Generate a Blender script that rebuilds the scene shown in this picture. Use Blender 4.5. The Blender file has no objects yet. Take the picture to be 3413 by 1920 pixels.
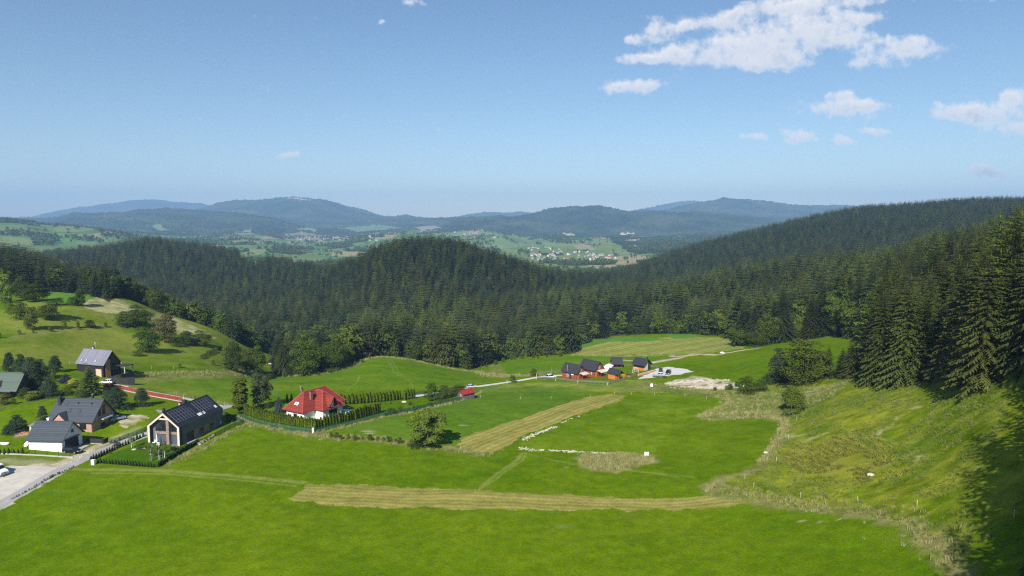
import bpy, bmesh, math, random
import numpy as np
from mathutils import Vector, Matrix, Euler
random.seed(7); rng = np.random.default_rng(7)
S_ = bpy.context.scene
COL = S_.collection
# ---------------------------------------------------------------- camera
cam = bpy.data.objects.new("camera", bpy.data.cameras.new("camera")); COL.objects.link(cam)
cam.data.sensor_width = 36.0; cam.data.lens = 36.0*2306.0/3413.0
cam.data.clip_start = 1.0; cam.data.clip_end = 90000.0
cam.location = (0, 0, 60); cam.rotation_euler = (math.radians(90-5.45), 0, 0)
S_.camera = cam
S_.render.engine = 'CYCLES'
# ---------------------------------------------------------------- light
DENOISE = False
SUN_AZ, SUN_EL = math.radians(196), math.radians(37)     # azimuth clockwise from +Y
S_.cycles.use_denoising = DENOISE
S_.cycles.filter_width = 1.25
sd = Vector((math.sin(SUN_AZ)*math.cos(SUN_EL), math.cos(SUN_AZ)*math.cos(SUN_EL), math.sin(SUN_EL)))
sl = bpy.data.lights.new("sun", 'SUN'); sl.energy = 5.0; sl.angle = math.radians(0.53); sl.color = (1.0, 0.95, 0.87)
so = bpy.data.objects.new("sun", sl); COL.objects.link(so)
so.rotation_euler = sd.to_track_quat('Z', 'Y').to_euler()
S_.view_settings.view_transform = 'Standard'; S_.view_settings.look = 'None'
S_.view_settings.exposure = 0.68; S_.view_settings.gamma = 1.0
W = bpy.data.worlds.new("World"); S_.world = W; W.use_nodes = True
def nn(nt, t, **kw):
    n = nt.nodes.new(t)
    for k, v in kw.items(): setattr(n, k, v)
    return n
def lk(nt, a, b): nt.links.new(a, b)
def mth(nt, op, a, b=None, c=None, clamp=False):
    n = nt.nodes.new('ShaderNodeMath'); n.operation = op; n.use_clamp = clamp
    for i, x in enumerate((a, b, c)):
        if x is None: continue
        if isinstance(x, (int, float)): n.inputs[i].default_value = x
        else: nt.links.new(x, n.inputs[i])
    return n.outputs[0]
def mixc(nt, f, a, b, bt='MIX'):
    n = nt.nodes.new('ShaderNodeMix'); n.data_type = 'RGBA'; n.blend_type = bt
    for s, x in ((n.inputs[0], f), (n.inputs[6], a), (n.inputs[7], b)):
        if isinstance(x, (int, float)): s.default_value = x
        elif isinstance(x, tuple): s.default_value = (*x[:3], 1)
        else: nt.links.new(x, s)
    return n.outputs[2]
def build_world():
    nt = W.node_tree; nt.nodes.clear()
    out = nn(nt, 'ShaderNodeOutputWorld'); bg = nn(nt, 'ShaderNodeBackground'); bg.inputs[1].default_value = 0.072
    sky = nn(nt, 'ShaderNodeTexSky', sky_type='NISHITA'); sky.sun_disc = False
    sky.sun_elevation = SUN_EL; sky.sun_rotation = SUN_AZ; sky.altitude = 600; sky.air_density = 1.0; sky.dust_density = 0.3; sky.ozone_density = 1.5
    tc = nn(nt, 'ShaderNodeTexCoord'); sep = nn(nt, 'ShaderNodeSeparateXYZ'); lk(nt, tc.outputs['Generated'], sep.inputs[0])
    y = mth(nt, 'MAXIMUM', sep.outputs[1], 0.02)
    px = mth(nt, 'DIVIDE', sep.outputs[0], y); pz = mth(nt, 'DIVIDE', sep.outputs[2], y)
    cmb = nn(nt, 'ShaderNodeCombineXYZ'); lk(nt, px, cmb.inputs[0]); lk(nt, pz, cmb.inputs[1])
    def noise(scale, det, vec, rough=.55):
        n = nn(nt, 'ShaderNodeTexNoise'); n.inputs['Scale'].default_value = scale; n.inputs['Detail'].default_value = det
        n.inputs['Roughness'].default_value = rough; lk(nt, vec, n.inputs['Vector']); return n
    # wind-drawn, flat-based fair weather clouds: (azimuth tangent, height tangent, half width, half height, weight)
    CL = []
    def c(u, v, w, h, k=1.0):
        fx = (u-1288)/1740.5; fy = (724.5-v)/1740.5; d = CP_+fy*SP_
        CL.append((fx/d, (-SP_+fy*CP_)/d, w/1740.5, h/1740.5, k))
    CP_, SP_ = math.cos(math.radians(5.45)), math.sin(math.radians(5.45))
    c(1630, 149, 70, 12); c(1715, 137, 58, 20); c(1790, 128, 60, 26); c(1870, 112, 62, 32); c(1950, 90, 62, 38); c(2040, 70, 70, 36); c(2110, 55, 40, 30); c(1960, 140, 70, 24); c(1880, 156, 80, 16); c(2080, 98, 50, 16)
    c(1728, 66, 30, 11); c(1790, 50, 52, 17); c(1860, 38, 50, 16); c(1935, 16, 60, 22); c(2040, 6, 80, 18); c(2190, 0, 60, 12); c(2195, 44, 42, 16); c(1655, 84, 46, 20); c(1600, 100, 25, 11); c(1640, 48, 26, 12, .6)
    c(2245, 118, 110, 26); c(2200, 158, 80, 20, .85); c(1590, 220, 62, 15); c(1635, 208, 38, 16); c(2130, 272, 90, 19, 1.2); c(2185, 262, 40, 14, 1.2); c(2110, 240, 32, 12, .9)
    c(1997, 341, 32, 18, 1.6); c(2112, 355, 27, 16, 1.6); c(2200, 324, 38, 9, 1.1); c(1890, 345, 30, 10, .75); c(2420, 290, 90, 17); c(2530, 282, 100, 22); c(2560, 248, 32, 20); c(2540, 325, 60, 16); c(2375, 270, 24, 12, .6)
    c(2472, 435, 32, 16, 2.4); c(725, 392, 18, 9, 1.2); c(1012, 8, 22, 10, .7); c(958, 58, 14, 7, .6); c(1105, 320, 16, 5, .45); c(2460, 0, 60, 9, .5); c(1070, 12, 16, 7, .4)
    nz = noise(22, 6, cmb.outputs[0], .6); wob = nn(nt, 'ShaderNodeVectorMath', operation='SUBTRACT'); lk(nt, nz.outputs['Color'], wob.inputs[0]); wob.inputs[1].default_value = (.5, .5, .5)
    ws = nn(nt, 'ShaderNodeVectorMath', operation='MULTIPLY'); lk(nt, wob.outputs[0], ws.inputs[0]); ws.inputs[1].default_value = (.070, .030, 0)
    wp = nn(nt, 'ShaderNodeVectorMath', operation='ADD'); lk(nt, cmb.outputs[0], wp.inputs[0]); lk(nt, ws.outputs[0], wp.inputs[1])
    def field(vec):
        acc = None; hac = None
        s = nn(nt, 'ShaderNodeSeparateXYZ'); lk(nt, vec, s.inputs[0])
        for (cx, cz, rx, rz, k) in CL:
            dx = mth(nt, 'MULTIPLY', mth(nt, 'SUBTRACT', s.outputs[0], cx), 1/rx)
            dz = mth(nt, 'MULTIPLY', mth(nt, 'SUBTRACT', s.outputs[1], cz), 1/rz)
            d2 = mth(nt, 'ADD', mth(nt, 'MULTIPLY', dx, dx), mth(nt, 'MULTIPLY', dz, dz))
            g = mth(nt, 'MULTIPLY', mth(nt, 'EXPONENT', mth(nt, 'MULTIPLY', d2, -1.0)), k)
            acc = g if acc is None else mth(nt, 'ADD', acc, g)
            hz_ = mth(nt, 'MULTIPLY', g, dz); hac = hz_ if hac is None else mth(nt, 'ADD', hac, hz_)
        return acc, mth(nt, 'DIVIDE', hac, mth(nt, 'MAXIMUM', acc, .05))
    f0, hgt = field(wp.outputs[0])
    fine = noise(60, 8, cmb.outputs[0], .62); big = noise(24, 3, cmb.outputs[0], .5)
    f0 = mth(nt, 'MULTIPLY', mth(nt, 'SUBTRACT', 1.0, mth(nt, 'EXPONENT', mth(nt, 'MULTIPLY', f0, -1.7))), 1.12)
    dens = mth(nt, 'ADD', f0, mth(nt, 'MULTIPLY', mth(nt, 'SUBTRACT', fine.outputs[0], .5), 1.35))
    dens = mth(nt, 'ADD', dens, mth(nt, 'MULTIPLY', mth(nt, 'SUBTRACT', big.outputs[0], .5), 1.3))
    mr = nn(nt, 'ShaderNodeMapRange', interpolation_type='SMOOTHSTEP'); lk(nt, dens, mr.inputs[0]); mr.inputs[1].default_value = .31; mr.inputs[2].default_value = 1.12
    thick = nn(nt, 'ShaderNodeMapRange', interpolation_type='SMOOTHSTEP'); lk(nt, dens, thick.inputs[0]); thick.inputs[1].default_value = .62; thick.inputs[2].default_value = 1.35
    tex = noise(38, 6, cmb.outputs[0], .6)
    shade = mth(nt, 'MULTIPLY', thick.outputs[0], mth(nt, 'MULTIPLY_ADD', tex.outputs[0], 2.6, -.6), None, True)
    shade = mth(nt, 'MULTIPLY', mth(nt, 'ADD', mth(nt, 'MULTIPLY', shade, .55), mth(nt, 'MULTIPLY_ADD', hgt, -.75, .35)), mth(nt, 'MULTIPLY_ADD', thick.outputs[0], .8, .2), None, True)
    ccol = mixc(nt, shade, CLOUD_LIT, CLOUD_GREY)
    alpha = mth(nt, 'MULTIPLY', mr.outputs[0], .95)
    gr = nn(nt, 'ShaderNodeHueSaturation'); lk(nt, sky.outputs[0], gr.inputs['Color']); gr.inputs['Saturation'].default_value = 1.10
    lk(nt, mixc(nt, alpha, gr.outputs[0], ccol), bg.inputs[0]); lk(nt, bg.outputs[0], out.inputs[0])
CLOUD_LIT = (8.8, 8.5, 8.5); CLOUD_GREY = (5.6, 6.2, 7.0)
build_world()
# ---------------------------------------------------------------- terrain
# all picture coordinates below are measured on a 2576 x 1449 copy of the photograph and turned into world points
K = 2576/3413.0
F = 2306.0*K; CU, CV = 2576/2.0, 1449/2.0
PITCH = math.radians(5.45); CP, SP = math.cos(PITCH), math.sin(PITCH)
CH = 60.0
def ray(u, v):
    fx = (np.asarray(u, float)-CU)/F; fy = (CV-np.asarray(v, float))/F
    d = CP+fy*SP
    return fx/d, (-SP+fy*CP)/d          # x/Y, dz/dY
def proj(x, y, z):
    x = np.asarray(x, float); y = np.asarray(y, float); z = np.asarray(z, float)-CH
    f = y*CP-z*SP; up = y*SP+z*CP
    return CU+F*x/f, CV-F*up/f
def pchip(x, y, xn):
    x = np.asarray(x, float); y = np.asarray(y, float); n = len(x)
    h = np.diff(x); d = np.diff(y)/h
    m = np.zeros(n)
    for i in range(1, n-1):
        if d[i-1]*d[i] > 0:
            w1 = 2*h[i]+h[i-1]; w2 = h[i]+2*h[i-1]
            m[i] = (w1+w2)/(w1/d[i-1]+w2/d[i])
    m[0] = d[0]; m[-1] = d[-1]
    xn = np.clip(xn, x[0], x[-1]); i = np.clip(np.searchsorted(x, xn)-1, 0, n-2)
    t = (xn-x[i])/h[i]
    return ((2*t**3-3*t*t+1)*y[i]+(t**3-2*t*t+t)*h[i]*m[i]+(-2*t**3+3*t*t)*y[i+1]+(t**3-t*t)*h[i]*m[i+1])
ROWS = []
def row_vz(pts):                         # (u, v, z) -> seen ground of known height
    r = []
    for u, v, z in pts:
        q, s = ray(u, v); r.append((float(q), float((z-CH)/s), z))
    ROWS.append(sorted(r))
def row_yz(pts):
    ROWS.append(sorted((float((u-CU)/F/CP), Y, z) for u, Y, z in pts))
def row_vy(pts, drop=0):                 # (u, v, Y) -> crest seen at v; drop = height of what grows on it
    r = []
    for u, v, Y in pts:
        q, s = ray(u, v); r.append((float(q), Y, float(CH+s*Y-drop)))
    ROWS.append(sorted(r))
U12 = [-900, 0, 300, 600, 900, 1288, 1585, 1887, 2113, 2340, 2576, 3600]
row_yz([(-900, 8, -2), (1288, 8, -2), (2576, 8, 0), (3600, 8, 6)])
row_vz(list(zip(U12, [1740]*12, [0, 0, 0, 0, 0, 0, 0, 1, 3, 6, 11, 22])))
row_vz(list(zip(U12, [1449]*12, [0, 0, 0, 0, 0, 0, 0, 2, 4, 8, 14, 24])))
row_vz(list(zip(U12, [1245]*12, [1, 0, 0, 0, -1, -1, -1, 1, 5, 11, 18, 27])))
row_vz(list(zip(U12, [1117]*12, [4, 1.5, 0, -1, -2, -2, -2, 0, 6, 13, 22, 30])))
row_vz(list(zip(U12, [1034]*12, [8, 5, 3, -1, -3, -4, -4, -2, 7, 15, 24, 32])))
row_vz(list(zip(U12, [974]*12, [10, 7, 3.5, -4, -8, -9, -7, -2, 7, 16, 26, 34])))
row_vz([(-900, 868, 16), (0, 868, 12), (300, 868, 4), (528, 885, -3), (702, 940, -20), (830, 917, -18), (960, 899, -14),
        (1094, 917, -20), (1207, 936, -24), (1290, 915, -18), (1420, 893, -15), (1520, 888, -13), (1736, 880, -10), (1887, 880, -4), (2113, 880, 5), (2340, 880, 17), (2576, 900, 30), (3600, 900, 36)])
row_vz([(-900, 755, 22), (0, 755, 20), (150, 752, 20), (300, 745, 18), (400, 790, 8), (528, 826, 0), (620, 880, -12), (702, 900, -22), (830, 902, -24), (960, 892, -18),
        (1094, 905, -26), (1207, 920, -30), (1290, 900, -25), (1420, 880, -20), (1500, 858, -14), (1640, 843, -12), (1800, 845, -12), (1900, 862, -6), (2113, 848, 3), (2340, 850, 20), (2576, 870, 33), (3600, 870, 37)])
row_yz([(-900, 520, 24), (0, 500, 24), (100, 470, 18), (300, 470, 6), (528, 480, -25), (702, 520, -46), (960, 500, -44), (1207, 500, -44), (1500, 530, -40), (1736, 560, -32), (1887, 540, -20),
        (2113, 470, 3), (2340, 420, 22), (2576, 380, 33), (3600, 340, 66)])
row_yz([(-900, 700, 15), (0, 700, 0), (300, 700, -25), (528, 720, -40), (702, 720, -45), (960, 700, -32), (1207, 700, -35), (1500, 700, -28), (1736, 700, -14), (1887, 650, -2),
        (2000, 620, 6), (2264, 560, 16), (2450, 500, 30), (2576, 480, 34), (3600, 450, 70)])
# a fold in the land between the nearer wooded slope and the ridges behind it
row_yz([(-900, 860, 10), (0, 860, -15), (300, 880, -30), (528, 900, -35), (702, 880, -38), (850, 800, -28), (960, 780, -12), (1090, 770, -6), (1207, 780, -18), (1400, 790, -34), (1500, 820, -36), (1736, 900, -34), (1887, 920, -22), (2000, 920, -12), (2264, 860, 0), (2450, 800, 10), (2576, 760, 16), (3600, 700, 40)])
# crest of the wooded hills (canopy silhouettes, trees about 20 m)
row_vy([(-900, 610, 1200), (0, 640, 1200), (200, 618, 1230), (300, 603, 1250), (385, 590, 1260), (430, 596, 1260), (500, 605, 1250), (600, 622, 1220), (700, 640, 1160), (800, 660, 1010),
        (830, 660, 960), (900, 636, 900), (950, 610, 890), (1000, 594, 880), (1090, 586, 880), (1150, 594, 880), (1200, 610, 880), (1280, 636, 880), (1340, 658, 890), (1400, 674, 920), (1500, 682, 1000),
        (1560, 672, 1160), (1650, 640, 1360), (1750, 608, 1480), (1850, 582, 1500), (1950, 558, 1520), (2050, 536, 1530), (2150, 517, 1540), (2300, 506, 1540), (2450, 496, 1540), (2576, 494, 1540), (3600, 440, 1500)], 20)
row_yz([(-900, 1700, -20), (0, 1700, -50), (1288, 1600, -75), (1560, 1650, -72), (1700, 1900, -60), (2100, 1980, -10), (2576, 2000, 40), (3600, 2000, 60)])
row_yz([(-900, 2300, 10), (0, 2300, -12), (300, 2400, -40), (600, 2400, -75), (1288, 2300, -80), (1560, 2350, -80), (1700, 2450, -78), (2100, 2500, -50), (2576, 2500, 0), (3600, 2300, 20)])
row_vy([(-900, 540, 3300), (0, 552, 3400), (60, 556, 3400), (120, 568, 3400), (180, 570, 3400), (240, 576, 3400), (290, 584, 3400), (350, 598, 3400), (450, 612, 3400), (600, 612, 3400), (700, 622, 3200), (850, 640, 3000), (1000, 642, 3000),
        (1288, 636, 3000), (1400, 634, 3000), (1560, 640, 3000), (1700, 630, 3000), (2000, 600, 3000), (2576, 580, 3000), (3600, 560, 3000)])
row_vy([(-900, 560, 4600), (0, 566, 4600), (300, 590, 4600), (500, 606, 4600), (600, 597, 4600), (700, 606, 4600), (800, 607, 4600), (950, 592, 4600), (1030, 592, 4600), (1150, 592, 4600), (1250, 592, 4600), (1330, 612, 4600), (1400, 602, 4600), (1530, 602, 4600), (1700, 600, 4600), (2000, 590, 4600), (3600, 570, 4600)])
row_vy([(-900, 565, 5800), (0, 570, 5800), (250, 580, 5800), (520, 588, 5800), (640, 582, 5800), (740, 590, 5800), (900, 588, 5800), (1000, 580, 5800), (1100, 583, 5800), (1200, 584, 5800), (1300, 592, 5800), (1450, 600, 5800), (1700, 596, 5800), (2000, 585, 5800), (3600, 570, 5800)])
row_vy([(-900, 570, 7400), (0, 562, 7400), (110, 563, 7400), (150, 553, 7400), (190, 541, 7400), (240, 536, 7400), (300, 534, 7400), (345, 528, 7400), (375, 531, 7400), (450, 533, 7400), (520, 537, 7400), (600, 541, 7400), (680, 551, 7400), (760, 573, 7400), (820, 584, 7400),
        (950, 580, 7400), (1050, 575, 7400), (1100, 578, 7400), (1150, 557, 7400), (1200, 549, 7400), (1255, 543, 7400), (1290, 545, 7400), (1350, 540, 7400), (1400, 530, 7400), (1480, 525, 7400), (1550, 530, 7400), (1620, 533, 7400), (1700, 536, 7400), (1760, 540, 7400), (1850, 548, 7400), (2000, 560, 7400), (2576, 570, 7400), (3600, 580, 7400)])
row_yz([(-900, 8900, 60), (1288, 8900, 80), (3600, 8900, 60)])
row_vy([(-900, 580, 11000), (0, 565, 11000), (300, 560, 11000), (430, 555, 11000), (480, 540, 11000), (520, 525, 11000), (560, 515, 11000), (620, 505, 11000), (700, 500, 11000), (750, 499, 11000), (790, 505, 11000), (850, 517, 11000), (900, 528, 11000), (950, 540, 11000), (985, 548, 11000),
        (1020, 545, 11000), (1045, 549, 11000), (1080, 562, 11000), (1110, 570, 11000), (1300, 570, 11000), (1500, 560, 11000), (1600, 536, 11000), (1650, 531, 11000), (1720, 519, 11000), (1780, 510, 11000), (1830, 503, 11000), (1880, 502, 11000), (1950, 510, 11000), (2010, 518, 11000), (2080, 520, 11000), (2200, 526, 11000), (2576, 540, 11000), (3600, 560, 11000)])
row_yz([(-900, 13000, 100), (1288, 13000, 120), (3600, 13000, 100)])
row_vy([(-900, 575, 16000), (0, 562, 16000), (60, 556, 16000), (100, 545, 16000), (160, 533, 16000), (220, 523, 16000), (290, 515, 16000), (345, 508, 16000), (390, 507, 16000), (440, 512, 16000), (500, 514, 16000), (525, 518, 16000), (580, 530, 16000), (700, 545, 16000), (950, 562, 16000),
        (1095, 567, 16000), (1140, 553, 16000), (1200, 540, 16000), (1250, 534, 16000), (1290, 536, 16000), (1350, 541, 16000), (1420, 545, 16000), (1550, 540, 16000), (1640, 525, 16000), (1680, 517, 16000), (1740, 509, 16000), (1765, 512, 16000), (1800, 517, 16000), (1900, 530, 16000), (2576, 545, 16000), (3600, 560, 16000)])
row_yz([(-900, 20000, 0), (1288, 20000, 0), (3600, 20000, 0)])
row_yz([(-900, 60000, -100), (1288, 60000, -100), (3600, 60000, -100)])
QN, YN = 1400, 1600
QG = np.linspace(-1.6, 1.6, QN); LG = np.linspace(math.log(8), math.log(60000), YN)
def _table():
    Yk = np.array([pchip([p[0] for p in r], [math.log(p[1]) for p in r], QG) for r in ROWS])
    Zk = np.array([pchip([p[0] for p in r], [p[2] for p in r], QG) for r in ROWS])
    for k in range(1, len(ROWS)): Yk[k] = np.maximum(Yk[k], Yk[k-1]+0.02)
    ker = np.exp(-0.5*(np.arange(-25, 26)/8.0)**2); ker /= ker.sum()
    for k in range(0, 12):
        for T in (Yk, Zk): T[k] = np.convolve(np.pad(T[k], 25, mode='edge'), ker, 'valid')
    T = np.empty((QN, YN))
    for i in range(QN): T[i] = pchip(Yk[:, i], Zk[:, i], LG)
    return T
TAB = _table()
def hash2(ix, iy):
    n = (ix*374761393+iy*668265263) & 0x7fffffff
    n = (n ^ (n >> 13))*1274126177 & 0x7fffffff
    return ((n ^ (n >> 16)) & 0xffff)/65535.0
def vnoise(x, y):
    ix = np.floor(x).astype(np.int64); iy = np.floor(y).astype(np.int64)
    fx = x-ix; fy = y-iy; fx = fx*fx*(3-2*fx); fy = fy*fy*(3-2*fy)
    a = hash2(ix, iy); b = hash2(ix+1, iy); c = hash2(ix, iy+1); d = hash2(ix+1, iy+1)
    return a+(b-a)*fx+(c-a)*fy+(a-b-c+d)*fx*fy
def fbm(x, y, o=4):
    s = 0; a = .5; t = 0
    for k in range(o):
        s = s+a*vnoise(x*2**k+17.3*k, y*2**k-9.1*k); t += a; a *= .5
    return s/t
def H(x, y):
    x = np.asarray(x, float); y = np.maximum(np.asarray(y, float), 8.0)
    q = np.clip(x/y, -1.59, 1.59); l = np.log(y)
    a = (q-QG[0])/(QG[1]-QG[0]); b = np.clip((l-LG[0])/(LG[1]-LG[0]), 0, YN-1.001)
    i = a.astype(int); j = b.astype(int); fa = a-i; fb = b-j
    z = (TAB[i, j]*(1-fa)+TAB[np.minimum(i+1, QN-1), j]*fa)*(1-fb)+(TAB[i, j+1]*(1-fa)+TAB[np.minimum(i+1, QN-1), j+1]*fa)*fb
    w = np.clip((y-1500)/4500, 0, 1)
    rid = 1-np.abs(2*fbm(x/1100.0, y/1500.0, 5)-1)
    z = z+w*(rid-.75)*np.clip(y/11000, .25, 1)*155
    z = z+(fbm(x/26.0, y/26.0, 3)-.5)*1.1*np.clip((y-60)/60, 0, 1)*(y < 1500)
    return z
def G(u, v):
    """ground point seen at (u, v)"""
    u = np.atleast_1d(np.asarray(u, float)); v = np.atleast_1d(np.asarray(v, float))
    q, s = ray(u, v); Y = np.full(u.shape, 30.0); done = np.zeros(u.shape, bool); lo = Y.copy(); hi = Y.copy()
    for k in range(900):
        Yn = np.where(done, Y, Y*1.008)
        below = (CH+s*Yn) < H(q*Yn, Yn)
        newly = below & ~done
        lo = np.where(newly, Y, lo); hi = np.where(newly, Yn, hi); done |= below; Y = Yn
        if done.all(): break
    for k in range(12):
        m = (lo+hi)/2; b = (CH+s*m) < H(q*m, m); hi = np.where(b, m, hi); lo = np.where(b, lo, m)
    Y = hi
    return np.stack([q*Y, Y, H(q*Y, Y)], -1)
def G1(u, v): return G(u, v)[0]
# ---------------------------------------------------------------- helpers
def mat(name, col, rough=.7, col2=None, nscale=1.0, nmix=.5, bump=0, bscale=8.0, metal=0, spec=.3, det=3, rnd=0.0, trans=0.0, coord='Object', alpha=None):
    m = bpy.data.materials.new(name); m.use_nodes = True; nt = m.node_tree; b = nt.nodes['Principled BSDF']
    b.inputs['Roughness'].default_value = rough; b.inputs['Metallic'].default_value = metal; b.inputs['Specular IOR Level'].default_value = spec
    tc = nn(nt, 'ShaderNodeTexCoord'); c = None
    if col2:
        n = nn(nt, 'ShaderNodeTexNoise'); n.inputs['Scale'].default_value = nscale; n.inputs['Detail'].default_value = det
        lk(nt, tc.outputs[coord], n.inputs['Vector'])
        r = nn(nt, 'ShaderNodeMapRange'); lk(nt, n.outputs[0], r.inputs[0]); r.inputs[1].default_value = .5-.25*nmix; r.inputs[2].default_value = .5+.25*nmix
        c = mixc(nt, r.outputs[0], col, col2)
    if rnd:
        oi = nn(nt, 'ShaderNodeObjectInfo'); hsv = nn(nt, 'ShaderNodeHueSaturation')
        if c is None: hsv.inputs['Color'].default_value = (*col, 1)
        else: lk(nt, c, hsv.inputs['Color'])
        lk(nt, mth(nt, 'MULTIPLY_ADD', oi.outputs['Random'], rnd*2, 1-rnd), hsv.inputs['Value'])
        w = nn(nt, 'ShaderNodeTexWhiteNoise', noise_dimensions='1D'); lk(nt, oi.outputs['Random'], w.inputs['W'])
        lk(nt, mth(nt, 'MULTIPLY_ADD', w.outputs[0], .035*min(1, rnd*3), .5-.012*min(1, rnd*3)), hsv.inputs['Hue'])
        c = hsv.outputs[0]
    if c is None: b.inputs['Base Color'].default_value = (*col, 1)
    else: lk(nt, c, b.inputs['Base Color'])
    if bump:
        n = nn(nt, 'ShaderNodeTexNoise'); n.inputs['Scale'].default_value = bscale; n.inputs['Detail'].default_value = 4; lk(nt, tc.outputs[coord], n.inputs['Vector'])
        bp = nn(nt, 'ShaderNodeBump'); bp.inputs['Strength'].default_value = bump; bp.inputs['Distance'].default_value = .1; lk(nt, n.outputs[0], bp.inputs['Height']); lk(nt, bp.outputs[0], b.inputs['Normal'])
    if trans:
        t = nn(nt, 'ShaderNodeBsdfTranslucent'); mx = nn(nt, 'ShaderNodeMixShader'); mx.inputs[0].default_value = trans
        if c is None: t.inputs[0].default_value = (*col, 1)
        else: lk(nt, c, t.inputs[0])
        o = nt.nodes['Material Output']; lk(nt, b.outputs[0], mx.inputs[1]); lk(nt, t.outputs[0], mx.inputs[2]); lk(nt, mx.outputs[0], o.inputs[0])
    return m
def stripes(name, col, col2, pitch, axis=2, rough=.5, bump=.5, duty=.12, cross=0, spec=.35, metal=0, vary=.25):
    """courses of tiles, boards or bricks: lines every pitch metres along an axis, optional cross joints"""
    m = bpy.data.materials.new(name); m.use_nodes = True; nt = m.node_tree; b = nt.nodes['Principled BSDF']
    b.inputs['Roughness'].default_value = rough; b.inputs['Specular IOR Level'].default_value = spec; b.inputs['Metallic'].default_value = metal
    tc = nn(nt, 'ShaderNodeTexCoord'); s = nn(nt, 'ShaderNodeSeparateXYZ'); lk(nt, tc.outputs['Object'], s.inputs[0])
    a = mth(nt, 'DIVIDE', s.outputs[axis], pitch); fr = mth(nt, 'FRACT', a); idx = mth(nt, 'FLOOR', a)
    line = mth(nt, 'LESS_THAN', fr, duty)
    if cross:
        h = mth(nt, 'ADD', s.outputs[0], s.outputs[1]); cc = mth(nt, 'ADD', mth(nt, 'DIVIDE', h, cross), mth(nt, 'MULTIPLY', idx, .5))
        line = mth(nt, 'MAXIMUM', line, mth(nt, 'LESS_THAN', mth(nt, 'FRACT', cc), duty*.6)); idx = mth(nt, 'ADD', mth(nt, 'MULTIPLY', idx, 7.31), mth(nt, 'FLOOR', cc))
    w = nn(nt, 'ShaderNodeTexWhiteNoise', noise_dimensions='1D'); lk(nt, idx, w.inputs['W'])
    n = nn(nt, 'ShaderNodeTexNoise'); n.inputs['Scale'].default_value = 1.5; lk(nt, tc.outputs['Object'], n.inputs['Vector'])
    vv = mth(nt, 'ADD', mth(nt, 'MULTIPLY_ADD', w.outputs[0], vary, 1-vary/2), mth(nt, 'MULTIPLY_ADD', n.outputs[0], .3, -.15))
    hs = nn(nt, 'ShaderNodeHueSaturation'); hs.inputs['Color'].default_value = (*col, 1); lk(nt, vv, hs.inputs['Value'])
    lk(nt, mixc(nt, line, hs.outputs[0], col2), b.inputs['Base Color'])
    bp = nn(nt, 'ShaderNodeBump'); bp.inputs['Strength'].default_value = bump; bp.inputs['Distance'].default_value = .04; lk(nt, fr, bp.inputs['Height']); lk(nt, bp.outputs[0], b.inputs['Normal'])
    return m
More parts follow.
